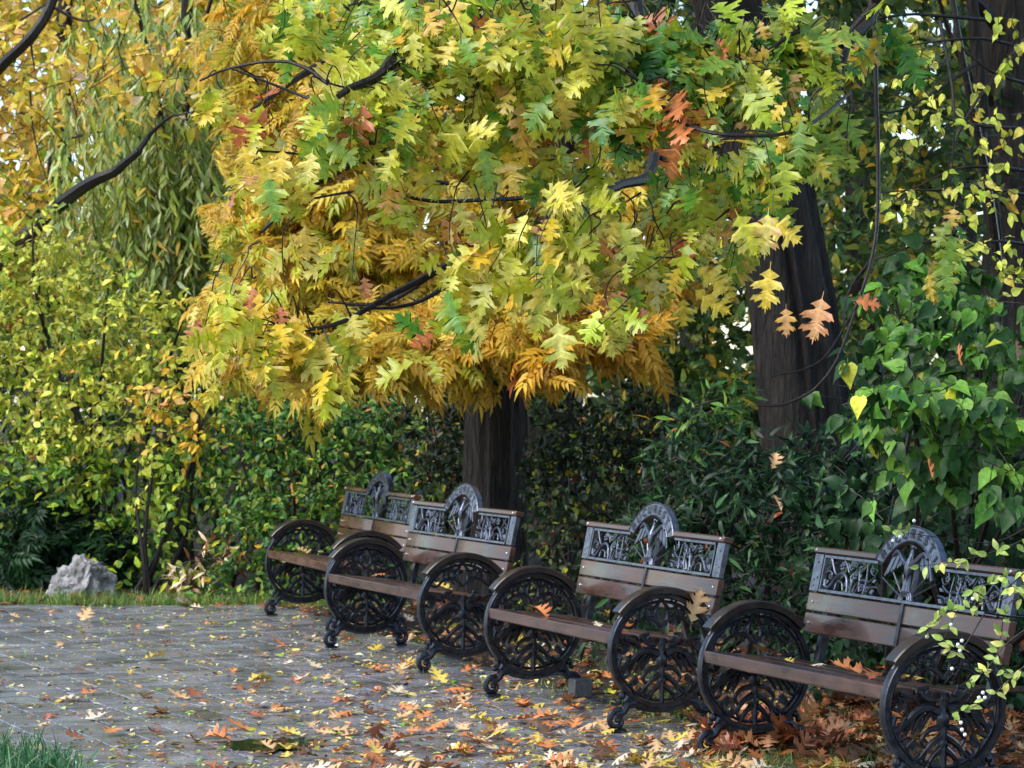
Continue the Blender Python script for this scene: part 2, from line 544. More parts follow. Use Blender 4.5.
def trunk(name, pts, radii, mat_, parent, flare=.35, n=40, seed=0):
    rg = np.random.default_rng(seed)
    P = spline(pts, 10); K = len(P)
    R = np.interp(np.linspace(0, 1, K), np.linspace(0, 1, len(radii)), radii)
    zz = P[:, 2] - P[0, 2]
    ang = np.arange(n) / n * 2 * pi
    ph = rg.uniform(0, 6, 8)
    V = []
    for i in range(K):
        rr = R[i] * (1 + flare * math.exp(-zz[i] / .22))
        rid = sum(a * np.sin(k * ang + ph[q] + .5 * math.sin(zz[i] * w + q)) for q, (k, a, w) in enumerate([(2, .05, 1), (3, .04, 1.5), (5, .035 + .08 * math.exp(-zz[i] / .3), .7), (11, .045, 2), (17, .05, 3), (23, .035, 4)]))
        rid = rid + rg.normal(0, .012, n)
        V.append(np.c_[P[i, 0] + rr * (1 + rid) * np.cos(ang), P[i, 1] + rr * (1 + rid) * np.sin(ang), np.full(n, P[i, 2])])
    mb = MB()
    fs = [[i * n + j, i * n + (j + 1) % n, i * n + n + (j + 1) % n, i * n + n + j] for i in range(K - 1) for j in range(n)]
    fs.append([(K - 1) * n + j for j in range(n)])
    mb.add(np.concatenate(V), fs)
    return mb.build(name, mat_, parent, sharp=80)


# ---------------------------------------------------------------- the benches
SL_A = math.atan2(.316 - .24, .855 - .502)


def bk(u, s, d=0):       # back plane: along the bench, up the slope, out towards the sitter
    return (u, .24 + s * sin(SL_A) - d * cos(SL_A), .502 + s * cos(SL_A) + d * sin(SL_A))


def disc_pts(c, r, n=14, a0=0, a1=2 * pi):
    return [(c[0] + r * cos(a), c[1] + r * sin(a)) for a in np.linspace(a0, a1, n)]


def make_bench():
    root = thing('park_bench', 'bench', 'bench')
    w, Lh = .813, .771
    # seat: three planks, sloping down a little to the back
    def seat_tf(u, t, d): return (u, -.243 + t, .44 - t * .11 + d)
    for k, (a, b_, th) in enumerate([(0, .135, .052), (.143, .278, .034), (.286, .42, .034)]):
        s = MB(seat_tf); s.box(-Lh - .018, Lh + .004, a, b_, -th, 0, .005)
        s.build('seat_plank', M_WOOD, root)
    # backrest planks: two rows, each of two halves
    for (s0, s1) in ((0, .084), (.092, .170)):
        for (u0, u1) in ((-w, -.006), (.006, w)):
            m_ = MB(lambda x, y, z: bk(x, z, y)); m_.box(u0, u1, -.032, 0, s0, s1, .004)
            pl = m_.build('back_plank', M_WOOD, root)
            for q in (0, 1):
                uu = (u0 + .045) if u0 < -.1 else (u1 - .045)
                bt = MB(bk); bt.ball((uu, (s0 + s1) / 2, .001), .0065, 8, 4, (1, 1, .5))
            bt.build('bolt', M_BOLT, pl)
    for (u0, u1) in ((-w, -.262), (.25, w)):
        m_ = MB(lambda x, y, z: bk(x, z, y)); m_.box(u0, u1, -.04, .016, .336, .364, .006)
        rl = m_.build('top_rail', M_WOOD, root)
        bt = MB(bk)
        bt.ball(((u0 + .03) if u0 < 0 else (u1 - .03), .351, .017), .007, 8, 4, (1, 1, .5)); bt.build('bolt', M_BOLT, rl)
    # iron uprights behind the planks
    for u in (-.70, .0, .70):
        m_ = MB(lambda x, y, z: bk(x, z, y)); m_.box(u - .022, u + .022, -.062, -.033, -.14 if u else -.02, .335, .003)
        m_.build('upright', M_IRON, root)
    st = MB(bk)
    st.box(-.012, .012, .0, .175, -.03, .004)
    st.build('centre_strap', M_IRON, root)
    # cast panel
    pn = MB(bk)
    for sg in (-1, 1):
        pn.box(min(sg * w, sg * .738), max(sg * w, sg * .738), .177, .334, -.022, .002, 0)
        for (uu, ss) in ((.79, .225), (.762, .235), (.785, .20), (.775, .3)):
            pn.ball((sg * uu, ss, .003), .006, 8, 4, (1, 1, .5))
        # inner frame
        a, b_ = sorted((sg * .725, sg * .715)); pn.box(a, b_, .18, .333, -.016, .004)
        a, b_ = sorted((sg * .725, sg * .262)); pn.box(a, b_, .322, .333, -.016, .004)

        def q(x, y): return (sg * (.712 - .462 * x), .192 + .128 * y)
        def tend(pts, r): pn.tube([(*p, -.004) for p in spline([q(*p) for p in pts], 7)], np.linspace(r, r * .6, (len(pts) - 1) * 7 + 1), 6)
        tend([(.04, .3), (.05, .1), (.12, .06), (.22, .38), (.33, .56), (.43, .42), (.48, -.02)], .0095)
        tend([(.10, 1.0), (.16, .72), (.22, .52), (.31, .5)], .007)
        tend([(.02, .62), (.10, .75), (.20, .92)], .004)
        tend([(.24, .02), (.27, .28), (.36, .24), (.39, .02)], .006)
        tend([(.02, .52), (.09, .6), (.15, .5), (.12, .34)], .006)
        tend([(.53, -.02), (.55, .4), (.60, .78)], .0055)
        tend([(.62, -.02), (.68, .3), (.66, .7), (.74, .98)], .006)
        tend([(.5, .1), (.53, .3), (.5, .5)], .006)
        tend([(.58, .0), (.62, .25), (.72, .42), (.84, .4), (.95, .58)], .0065)
        tend([(.78, .0), (.80, .4), (.78, .9)], .0055)
        tend([(.34, 1), (.40, .86), (.46, .62)], .0055)
        tend([(.80, .05), (.9, .22), (1.0, .26)], .007)
        tend([(.70, .05), (.70, .25), (.78, .25), (.78, .08)], .006)
        tend([(.88, .98), (.86, .75), (.93, .62), (.98, .8)], .005)
        for (x, y, rr) in ((.33, .8, .017), (.50, .80, .014), (.585, .55, .016), (.68, .78, .014), (.13, .42, .012), (.73, .17, .013), (.57, .9, .011), (.885, .8, .012), (.44, .25, .010), (.84, .16, .012)):
            c = q(x, y)
            for k in range(5):
                an = k * 2 * pi / 5 + x * 9
                pn.ball((c[0] + rr * .75 * cos(an), c[1] + rr * .75 * sin(an), -.003), rr * .5, 7, 4, (1, 1, .7))
            pn.ball((c[0], c[1], .001), rr * .38, 6, 4)
        for (x0, y0, x1, y1, ww) in ((.42, .95, .5, .7, .016), (.06, .15, .12, .3, .012), (.90, .05, .98, .16, .02), (.66, .45, .72, .62, .014), (.92, .4, .99, .5, .014), (.5, .4, .55, .62, .012)):
            A_, B_ = np.array(q(x0, y0)), np.array(q(x1, y1)); t = B_ - A_; nn = np.array([-t[1], t[0]]); nn = nn / np.linalg.norm(nn) * ww * .5
            pn.prism([tuple(A_), tuple((A_ + B_) / 2 + nn), tuple(B_), tuple((A_ + B_) / 2 - nn)], -.008, .0)
    pn.box(-.725, .725, .1765, .188, -.018, .006)
    # rays and shell under the eagle
    for an in (20, 38, 62, 118, 142, 160):
        a = radians(an); rr = min(.215 / abs(cos(a)), .115 / sin(a)) if an not in (62, 118) else .10 / sin(a)
        pn.tube([(.05 * cos(a), .19 + .04 * sin(a), -.005), (rr * cos(a), .19 + rr * sin(a), -.005)], .0034, 5)
    for rr in (.022, .036, .05):
        pn.tube([(x, y * .8 + .038, -.004) for x, y in disc_pts((0, .19), rr, 12, 0, pi)], .006, 6)
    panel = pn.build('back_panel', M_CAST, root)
    # arch with the lettering
    ar = MB(bk)
    E0, ro, ri = .174, (.313, .313), (.252, .252)
    K = 40
    ao = [(ro[0] * sin(a), E0 + ro[1] * cos(a)) for a in np.linspace(-radians(58), radians(58), K)]
    ai = [(ri[0] * sin(a), E0 + ri[1] * cos(a)) for a in np.linspace(-radians(52), radians(52), K)]
    v = [(*p, .014) for p in ao] + [(*p, .014) for p in ai] + [(*p, -.02) for p in ao] + [(*p, -.02) for p in ai]
    fs = []
    for i in range(K - 1):
        fs += [[i, i + 1, K + i + 1, K + i], [2 * K + i, 3 * K + i, 3 * K + i + 1, 2 * K + i + 1], [i, 2 * K + i, 2 * K + i + 1, i + 1], [K + i, K + i + 1, 3 * K + i + 1, 3 * K + i]]
    fs += [[0, K, 3 * K, 2 * K], [K - 1, 3 * K - 1, 4 * K - 1, 2 * K - 1][::-1]]
    ar.add(v, fs)
    for rim in (ao, ai): ar.tube([(*p, .014) for p in rim], .0042, 5)
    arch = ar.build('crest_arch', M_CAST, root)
    lt = MB(bk)
    word = 'BUCURESTI'
    for i, ch in enumerate(word):
        a = radians(90 + 48 - i * (96 / (len(word) - 1)))
        rm = ((ro[0] + ri[0]) / 2, (ro[1] + ri[1]) / 2)
        pos = np.array([rm[0] * cos(a), E0 + rm[1] * sin(a)])
        nr = np.array([cos(a) / rm[0], sin(a) / rm[1]]); nr /= np.linalg.norm(nr)
        tx = np.array([nr[1], -nr[0]])
        cu = bpy.data.curves.new('t', 'FONT'); cu.body = ch; cu.size = .054; cu.align_x = 'CENTER'; cu.extrude = .0; cu.resolution_u = 3; cu.offset = .0010
        ob = bpy.data.objects.new('t', cu); C.objects.link(ob)
        dg = bpy.context.evaluated_depsgraph_get(); me = bpy.data.meshes.new_from_object(ob.evaluated_get(dg))
        pts = []
        for vv in me.vertices:
            p2 = pos + tx * vv.co.x * 1.15 + nr * (vv.co.y - .0185)
            pts.append((p2[0], p2[1], .0175))
        lt.add(pts, [list(p.vertices) for p in me.polygons])
        bpy.data.objects.remove(ob); bpy.data.curves.remove(cu); bpy.data.meshes.remove(me)
    lt.build('lettering', M_LETTER, arch)
    # eagle
    eg = MB(bk)
    eg.tube([(0, .262, 0), (0, .285, .004), (.001, .315, .006), (.0, .34, .006), (.0, .36, .005), (.003, .385, .004), (.005, .40, .004)], [.004, .010, .018, .017, .010, .007, .004], 10)
    eg.ball((.008, .404, .005), .0105, 10, 6)
    eg.tube([(.012, .404, .006), (.03, .402, .006), (.034, .397, .006)], [.006, .004, .001], 6)
    for k in range(-2, 3): eg.prism([(k * .005 - .004, .29), (k * .005 + .004, .29), (k * .013 + .006, .225), (k * .013 - .006, .225)], -.004, .003 + .001 * (k % 2))
    for sg in (-1, 1):
        eg.tube([(*p, .006) for p in spline([(sg * .015, .33), (sg * .05, .347), (sg * .085, .372), (sg * .115, .380), (sg * .14, .362)], 5)], np.linspace(.013, .008, 21), 7)
        for k in range(7):
            t = k / 6
            bx, by = sg * (.035 + .105 * t), .345 + .03 * math.sin(t * 2.6)
            ex, ey = sg * (.05 + .135 * t), .325 - .05 * t ** 1.2
            wv = .0085
            eg.prism([(bx - wv, by), (bx + wv, by), (ex + wv * .8, ey + .008), (ex, ey), (ex - wv * .8, ey + .008)], -.004 - .001 * (k % 2), .003 + .0025 * (k % 2))
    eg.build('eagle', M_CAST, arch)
    # wheel-shaped arm ends
    for sg in (-1, 1):
        am = MB()
        zc, Ro, Ri = .353, .258, .236
        uo = sg * Lh + (.004 if sg > 0 else -.030)
        u0, u1 = uo, uo + .046
        K = 56
        aa = np.linspace(0, 2 * pi, K, endpoint=False)
        def ring(r, u): return [(u, r * cos(a), zc + r * sin(a)) for a in aa]
        prof = [(Ro - .004, u0), (Ro, u0 + .006), (Ro, u1 - .006), (Ro - .004, u1), (Ri, u1), (Ri - .003, (u0 + u1) / 2), (Ri, u0)]
        v = []
        for r, u in prof: v += ring(r, u)
        nP = len(prof)
        am.add(v, [[p * K + k, p * K + (k + 1) % K, ((p + 1) % nP) * K + (k + 1) % K, ((p + 1) % nP) * K + k] for p in range(nP) for k in range(K)])
        um = (u0 + u1) / 2
        def tb(pts, r, r2=None, k=7, n=6):
            P = spline([(um, y, z) for y, z in pts], k); am.tube(P, np.linspace(r, r if r2 is None else r2, len(P)) * 1.25, n)
        tb([(.222 * cos(a), zc + .222 * sin(a)) for a in np.linspace(0, 2 * pi, 33)], .006, None, 1)
        for s2 in (-1, 1):
            # above the seat: tendrils and blossoms
            tb([(0, .46), (s2 * .05, .50), (s2 * .11, .49), (s2 * .15, .46), (s2 * .2, .47)], .008, .005)
            tb([(0, .59), (s2 * .04, .54), (s2 * .09, .55), (s2 * .11, .51), (s2 * .08, .49)], .007, .004)
            tb([(s2 * .16, .52), (s2 * .12, .54), (s2 * .13, .57), (s2 * .17, .55)], .007, .004)
            tb([(s2 * .02, .46), (s2 * .03, .52), (s2 * .01, .57)], .006, .004)
            for (y, z, r) in ((.06, .575, .016), (.10, .53, .015), (.15, .50, .014), (.045, .52, .013), (.19, .475, .012), (.13, .555, .011)):
                for k in range(5): am.ball((um, s2 * y + r * .7 * cos(k * 1.257), z + r * .7 * sin(k * 1.257)), r * .52, 6, 4, (.7, 1, 1))
            # below: spread wings, ribbons
            tb([(s2 * .02, .34), (s2 * .07, .355), (s2 * .12, .335), (s2 * .17, .29), (s2 * .21, .27)], .017, .008)
            for k in range(4):
                tb([(s2 * (.05 + .035 * k), .345 - .008 * k), (s2 * (.08 + .036 * k), .30 - .012 * k), (s2 * (.10 + .03 * k), .265 - .008 * k)], .011, .005)
            tb([(0, .25), (s2 * .05, .22), (s2 * .10, .17), (s2 * .13, .155)], .012, .007)
            tb([(s2 * .01, .2), (s2 * .045, .17), (s2 * .07, .13)], .011, .007)
            tb([(s2 * .12, .24), (s2 * .15, .21), (s2 * .13, .17), (s2 * .10, .19)], .009, .005)
            tb([(s2 * .18, .41), (s2 * .13, .40), (s2 * .10, .37)], .008, .006)
            tb([(s2 * .03, .38), (s2 * .07, .39), (s2 * .10, .42), (s2 * .06, .43)], .009, .006)
            tb([(s2 * .02, .28), (s2 * .06, .27), (s2 * .09, .235), (s2 * .07, .20)], .010, .006)
            tb([(s2 * .2, .33), (s2 * .21, .29), (s2 * .19, .24), (s2 * .16, .25), (s2 * .165, .275)], .009, .005)
            tb([(s2 * .05, .145), (s2 * .08, .165), (s2 * .07, .19)], .008, .005)
            tb([(s2 * .09, .60), (s2 * .14, .585), (s2 * .18, .54), (s2 * .21, .50)], .007, .006)
            tb([(s2 * .05, .47), (s2 * .08, .52), (s2 * .06, .56), (s2 * .03, .57)], .006, .005)
            for (y, z, w_) in ((.035, .33, .024), (.10, .30, .02), (.15, .32, .018), (.13, .22, .02), (.18, .37, .016), (.06, .40, .016)):
                am.prism_x(um, [(s2 * (y - w_), z), (s2 * y, z + w_ * 1.3), (s2 * (y + w_), z + .3 * w_), (s2 * (y + .2 * w_), z - w_ * 1.1)], .006)
            tb([(s2 * .215, .36), (s2 * .18, .35), (s2 * .16, .38), (s2 * .19, .40)], .007, .005)
        tb([(0, .41), (0, .36), (0, .30), (0, .24), (0, .19), (0, .12)], .016, .010)
        am.ball((um, 0, .385), .024, 10, 6, (.8, .8, 1.1)); am.ball((um, 0, .31), .034, 10, 6, (.6, .8, 1.3)); am.ball((um, 0, .22), .022, 10, 6, (.7, 1, 1.2))
        # base saddle below the ring
        tb([(-.17, .15), (-.10, .112), (0, .098), (.10, .112), (.17, .15)], .018, .018)
        arm = am.build('arm_wheel', M_IRON, root)
        for s2 in (-1, 1):
            ft = MB()
            P = spline([(um, s2 * .13, .125), (um, s2 * .165, .118), (um, s2 * .19, .085), (um, s2 * .225, .075)], 6)
            ft.tube(P, np.linspace(.024, .017, len(P)), 8)
            sp = [(um, s2 * (.214 + (.046 - .0055 * a) * math.sin(a * 1.0) * 1.0), .0485 + (.046 - .0055 * a) * cos(a)) for a in np.linspace(-.6, 6.4, 30)]
            ft.tube(sp, np.linspace(.0165, .010, 30), 8)
            ft.box(um - .024, um + .024, s2 * .214 - .034, s2 * .214 + .034, -.0, .012)
            ft.ball((um, s2 * .214, .05), .013, 8, 5)
            ft.ball((um, s2 * .192, .158), .018, 8, 5); ft.ball((um, s2 * .205, .135), .014, 8, 5)
            ft.build('foot', M_IRON, arm)
        cp = MB()
        K = 26; v = []
        a_ = np.linspace(radians(141), radians(39), K)
        hw = .040
        for i, a in enumerate(a_):
            for (r, u) in ((.2585, um - hw), (.2585, um + hw), (.284, um + hw), (.289, um + hw - .006), (.289, um - hw + .006), (.284, um - hw)):
                v.append((u, r * cos(a), zc + r * sin(a)))
        fs = [[i * 6 + k, i * 6 + (k + 1) % 6, i * 6 + 6 + (k + 1) % 6, i * 6 + 6 + k] for i in range(K - 1) for k in range(6)]
        fs += [list(range(6))[::-1], [(K - 1) * 6 + k for k in range(6)]]
        cp.add(v, fs)
        cp.build('armrest', M_WOODCAP, arm)
    return root


BENCHES = [(1.301, 11.549, 21.4, 'wooden bench with black iron wheel arms, nearest, beside the snowberry sprigs', None),
           (.384, 13.857, 21.0, 'wooden bench with iron wheel arms, a big tan oak leaf stuck on its near armrest', None),
           (-.567, 16.509, 22.1, 'wooden bench with iron wheel arms, its crest in front of the upright tree trunk', None),
           (-1.157, 18.883, 18.6, 'farthest wooden bench with reddish planks and iron wheel arms, partly hidden by the next bench', M_WOOD_RED)]
b0 = make_bench()
bench_roots = []
for i, (x, y, th, lab, wm) in enumerate(BENCHES):
    o = b0 if i == 0 else copy_tree(b0)
    o.location = (x, y, 0.004); o.rotation_euler = (0, 0, radians(th) - pi / 2)
    tag(o, lab, 'bench', 'cast iron and wood benches along the path')
    if wm:
        for ch in o.children:
            if 'plank' in ch.name or 'rail' in ch.name:
                ch.data = ch.data.copy(); ch.data.materials[0] = wm
    bench_roots.append((x, y, th))


def bench_pt(i, u, v, z):
    x, y, th = bench_roots[i]; t = radians(th)
    return np.array([x + u * sin(t) + v * cos(t), y - u * cos(t) + v * sin(t), z + .004])


# ---------------------------------------------------------------- pigments (autumn)
Y1, Y2, Y3 = S(220, 188, 58), S(204, 164, 48), S(232, 214, 104)
YG1, YG2, YG3 = S(180, 184, 44), S(148, 166, 42), S(198, 204, 72)
G1, G2, G3, G4 = S(66, 122, 44), S(48, 98, 40), S(96, 146, 56), S(34, 76, 34)
DG1, DG2 = S(36, 72, 36), S(28, 56, 34)
O1, O2, O3 = S(204, 126, 76), S(184, 102, 58), S(224, 168, 112)
BR1, BR2 = S(120, 72, 40), S(90, 54, 34)
PALE = S(222, 214, 116)

P_OAK_UP = [(4, S(190, 190, 64), YG3), (3, S(108, 150, 56), S(176, 184, 60)), (2.2, S(74, 132, 48), S(160, 176, 58)), (3, YG1, PALE), (1.8, Y1, Y3), (.6, Y2, O3), (.2, O1, O2)]
P_OAK_GREEN = [(2, S(72, 124, 50), G3), (3, S(112, 150, 60), S(170, 178, 66)), (3, YG2, YG3), (1.2, Y1, Y3), (.7, Y2, O3), (.4, O1, O2), (.7, G2, G1)]
P_OAK_PALE = [(3, YG1, PALE), (3, Y3, PALE), (2, YG2, YG3), (1.2, Y1, Y3), (.8, G3, YG1), (.4, O1, O3)]
P_OAK_YEL = [(3, Y1, Y3), (3, YG1, Y3), (1.3, YG2, Y1), (.6, O3, Y1), (.4, O1, O2)]
P_OAK_OR = [(3, O1, O2), (2, Y2, O1), (1, Y1, Y2)]
P_ASH = [(4, S(212, 184, 62), S(196, 162, 48)), (3, S(198, 160, 46), S(210, 180, 76)), (2.2, S(178, 166, 54), S(206, 184, 70)), (1.4, YG2, S(196, 176, 60)), (.4, S(190, 130, 50), Y2)]
P_ASH_OR = [(3, S(200, 156, 44), S(190, 140, 40)), (3, Y2, S(200, 160, 50)), (.25, S(180, 112, 42), O2)]
P_YELTREE = [(4, S(224, 196, 84), S(214, 180, 60)), (3, S(208, 172, 60), S(226, 200, 110)), (.7, S(220, 166, 100), Y1), (1.6, YG1, Y1), (.6, S(226, 200, 170), Y3)]
P_BUSH = [(4, S(180, 184, 66), S(200, 200, 92)), (3, S(150, 164, 54), S(182, 186, 70)), (2, S(208, 204, 80), S(216, 214, 116)), (1, S(116, 144, 48), S(156, 168, 54)), (.5, Y1, Y3)]
P_BUSHLOW = [(3, S(124, 154, 50), S(156, 172, 58)), (3, S(86, 126, 46), S(120, 150, 52)), (1.6, YG2, YG1), (1, DG1, G2)]
P_MID = [(4, S(68, 110, 42), S(92, 132, 50)), (3, S(48, 86, 38), S(66, 104, 42)), (2, S(118, 148, 54), S(150, 160, 60)), (.3, Y2, Y1), (.12, O1, O2)]
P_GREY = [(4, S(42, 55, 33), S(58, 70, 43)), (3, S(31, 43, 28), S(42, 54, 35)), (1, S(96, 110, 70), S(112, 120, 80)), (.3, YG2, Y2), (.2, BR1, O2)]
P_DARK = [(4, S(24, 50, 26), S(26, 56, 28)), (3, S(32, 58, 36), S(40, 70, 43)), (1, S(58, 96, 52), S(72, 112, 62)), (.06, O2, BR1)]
P_LUSH = [(3, S(70, 116, 42), S(88, 132, 50)), (4, S(40, 74, 34), S(52, 92, 38)), (1.6, S(104, 154, 56), S(124, 168, 64)), (.2, YG1, YG3)]
P_LIME = [(4, S(196, 200, 70), S(214, 212, 110)), (2, S(164, 178, 60), S(196, 200, 80)), (1, Y1, Y3)]
P_WILLOW = [(4, S(160, 174, 92), S(180, 188, 112)), (3, S(132, 154, 76), S(160, 172, 94)), (1.2, S(206, 208, 160), S(214, 216, 180)), (1, YG2, Y1), (.6, Y2, Y1)]
P_FARY = [(4, Y2, Y1), (2, YG2, YG1), (1, O3, Y2), (1, S(130, 130, 50), YG2)]
P_FARG = [(4, S(70, 100, 44), S(96, 120, 50)), (3, S(50, 78, 38), S(70, 96, 42)), (2, S(140, 146, 54), S(160, 160, 60)), (.8, Y2, Y1)]
P_FARD = [(4, S(40, 62, 34), S(54, 76, 40)), (2, S(66, 90, 40), S(84, 104, 46)), (1, S(120, 126, 46), YG2), (.4, Y2, BR1)]

tw_def = dict(twmax=160)


OFF = np.zeros(3)          # base of the plant being built: its parts are stored relative to it


def px_clump(L, tw, px, py, rx, ry, D, n, tms, size, pal, depth=None, **kw):
    c = at(px, py, D) - OFF; s = D / F
    dz = depth if depth is not None else max(rx, ry) * s * .9
    clump(L, tw, c, (rx * s, dz, ry * s), n, tms, size, pal, **kw)


def ground_pt(px, D): return np.array([(px - 512) / F * D, D, -.014])


# ---------------------------------------------------------------- red oak: leaning trunk at the right, boughs reaching over the benches towards us
oak = thing('oak_tree', 'leaning dark-trunked oak behind the benches, its big lobed yellow-green leaves hanging over them', 'tree', (1.80, 17.0, -.014))
ob = np.array([1.80, 17.0, -.014])
tp = [(0, 0, 0), (-.03, 0, .6), (-.10, 0, 1.4), (-.20, 0, 2.2), (-.36, 0, 3.0), (-.56, -.05, 3.8), (-.8, -.1, 4.8), (-.95, -.15, 6.2), (-1.0, -.2, 7.4)]
trunk('trunk', tp, [.31, .26, .245, .235, .22, .19, .16, .11, .06], M_BARK, oak, .35, 44, 3)
tw = MB(); L = Leaves()
T = lambda p: np.asarray(p) - ob
main = []
for pts, r0, r1 in [
    ([(1.1, 16.9, 4.6), (.9, 15.0, 4.9), (.75, 13.0, 4.3), (.5, 11.2, 3.6), (.15, 10.3, 3.0)], .085, .018),
    ([(1.1, 16.9, 4.2), (.75, 15.2, 4.2), (.55, 13.6, 3.6), at(655, 150, 12.4), at(610, 190, 11.8), at(540, 235, 11.3)], .05, .010),
    ([(.9, 16.8, 5.2), (-.2, 14.6, 5.0), (-.5, 12.2, 4.0), at(400, 40, 11), at(340, 100, 10.6)], .08, .012),
    ([at(655, 150, 12.4), at(700, 195, 12.2), at(760, 205, 11.6)], .02, .008),
    ([at(560, 215, 11.6), at(480, 250, 11.4), at(400, 290, 11.2), at(340, 322, 11), at(285, 335, 10.9)], .019, .006),
    ([at(520, 250, 11.5), at(450, 262, 11.5), at(385, 300, 11.5), at(325, 300, 11.5)], .016, .005),
    ([at(480, 262, 11.3), at(420, 300, 11.3), at(360, 312, 11.2)], .012, .005),
    ([(1.2, 16.8, 5.0), (1.7, 14.0, 4.6), at(873, -60, 11.8), at(872, 8, 11.6), at(846, 40, 11.4), at(836, 85, 11.2)], .040, .012),
    ([at(875, 5, 11.6), at(815, 62, 11.4), at(760, 40, 11.2), at(690, 40, 11), at(635, 12, 11)], .018, .006),
    ([at(640, 80, 10.6), at(680, 120, 10.5), at(735, 134, 10.4), at(800, 128, 10.6), at(850, 90, 11)], .008, .007),
    ([at(845, 45, 11.4), at(800, 30, 11.2), at(740, 70, 11), at(700, 60, 11)], .012, .005),
    ([at(232, 68, 10.8), at(300, 95, 10.8), at(345, 118, 10.7), at(375, 145, 10.7)], .004, .010),
    ([at(200, 80, 11), at(230, 68, 10.9), at(290, 62, 10.8), at(340, 90, 10.7)], .004, .008),
    ([at(258, 150, 10.8), at(320, 155, 10.9), at(380, 165, 11), at(450, 185, 11.3)], .004, .009),
    ([at(300, 200, 11), at(370, 190, 11), at(440, 200, 11.2), at(520, 195, 11.6)], .004, .010),
    # the thin whip that loops down past the trunk
    ([at(874, 0, 12.4), at(876, 80, 12.4), at(878, 160, 12.4), at(876, 240, 12.3), at(858, 310, 12.2), at(835, 370, 12.1), at(800, 400, 12.1), at(762, 406, 12.1)], .011, .0045),
    ([at(874, 255, 12.3), at(850, 290, 12.3), at(845, 330, 12.2)], .006, .003),
    ([at(860, 300, 12.2), at(820, 360, 12.2), at(770, 375, 12.2)], .005, .003),
]:
    main.append(limb(tw, [T(p) for p in pts], r0, r1, 6, 7, .004))
allp = np.concatenate(main)
OAKC = [  # px, py, rx, ry, D, leaves, pigments
    (300, 30, 60, 45, 11.2, 60, P_OAK_UP), (390, 40, 85, 60, 11, 150, P_OAK_UP), (480, 55, 90, 70, 10.8, 190, P_OAK_UP), (570, 60, 85, 70, 10.8, 170, P_OAK_UP), (650, 35, 70, 45, 11, 95, P_OAK_GREEN),
    (725, 40, 60, 45, 11, 75, P_OAK_GREEN), (350, 105, 65, 40, 10.7, 62, P_OAK_UP), (430, 125, 80, 50, 10.8, 95, P_OAK_UP), (530, 120, 80, 55, 11, 100, P_OAK_UP), (640, 110, 60, 45, 10.8, 65, P_OAK_GREEN),
    (560, 190, 60, 34, 11.2, 40, P_OAK_UP), (690, 100, 40, 34, 10.6, 20, P_OAK_OR), (740, 100, 50, 50, 10.8, 50, P_OAK_GREEN), (800, 95, 50, 45, 11.2, 52, P_OAK_GREEN), (770, 140, 55, 45, 10.6, 50, P_OAK_GREEN),
    (615, 215, 50, 34, 11.2, 38, P_OAK_UP), (492, 215, 26, 20, 10.7, 13, P_OAK_OR), (480, 265, 55, 34, 10.7, 62, P_OAK_PALE), (545, 270, 50, 40, 10.6, 58, P_OAK_PALE), (455, 300, 40, 26, 10.8, 30, P_OAK_PALE),
    (600, 265, 46, 36, 10.7, 46, P_OAK_PALE), (650, 250, 40, 40, 10.9, 38, P_OAK_UP), (580, 320, 22, 28, 10.4, 7, P_OAK_PALE), (640, 290, 30, 18, 10.8, 14, P_OAK_YEL), (720, 165, 45, 35, 10.7, 32, P_OAK_UP),
    (760, 225, 24, 18, 10.3, 9, P_OAK_YEL), (735, 185, 30, 30, 10.8, 16, P_OAK_GREEN), (250, 325, 46, 28, 10.9, 42, P_OAK_YEL), (290, 345, 34, 22, 10.9, 22, P_OAK_YEL), (225, 318, 24, 20, 10.9, 12, P_OAK_YEL), (350, 290, 30, 22, 11, 14, P_OAK_PALE),
    (265, 185, 34, 30, 10.8, 10, P_OAK_YEL), (262, 100, 46, 40, 11, 20, P_OAK_YEL), (310, 165, 30, 22, 11, 9, P_OAK_YEL), (845, 140, 30, 30, 11.4, 14, P_OAK_GREEN), (880, 60, 36, 36, 11.6, 14, P_OAK_GREEN),
    (915, 262, 36, 14, 11.6, 16, P_OAK_GREEN), (690, 215, 30, 26, 11.2, 16, P_OAK_UP), (400, 200, 46, 24, 11, 14, P_OAK_UP), (800, 30, 50, 36, 11.3, 36, P_OAK_GREEN), (738, 20, 36, 50, 11.2, 56, P_OAK_GREEN), (745, 70, 30, 26, 10.9, 26, P_OAK_UP), (700, 245, 36, 30, 11.4, 18, P_OAK_GREEN), (720, 270, 30, 16, 11.4, 8, P_OAK_YEL), (660, 265, 36, 30, 11, 22, P_OAK_UP), (690, 240, 30, 26, 11, 16, P_OAK_PALE), (230, 335, 36, 24, 10.9, 22, P_OAK_YEL), (300, 310, 40, 22, 11, 18, P_OAK_YEL), (205, 325, 16, 14, 10.9, 7, P_OAK_PALE), (345, 368, 14, 14, 10.8, 6, P_OAK_YEL), (425, 352, 22, 12, 10.8, 7, P_OAK_UP), (610, 300, 16, 26, 10.5, 6, P_OAK_PALE), (670, 300, 20, 22, 10.7, 8, P_OAK_YEL)]


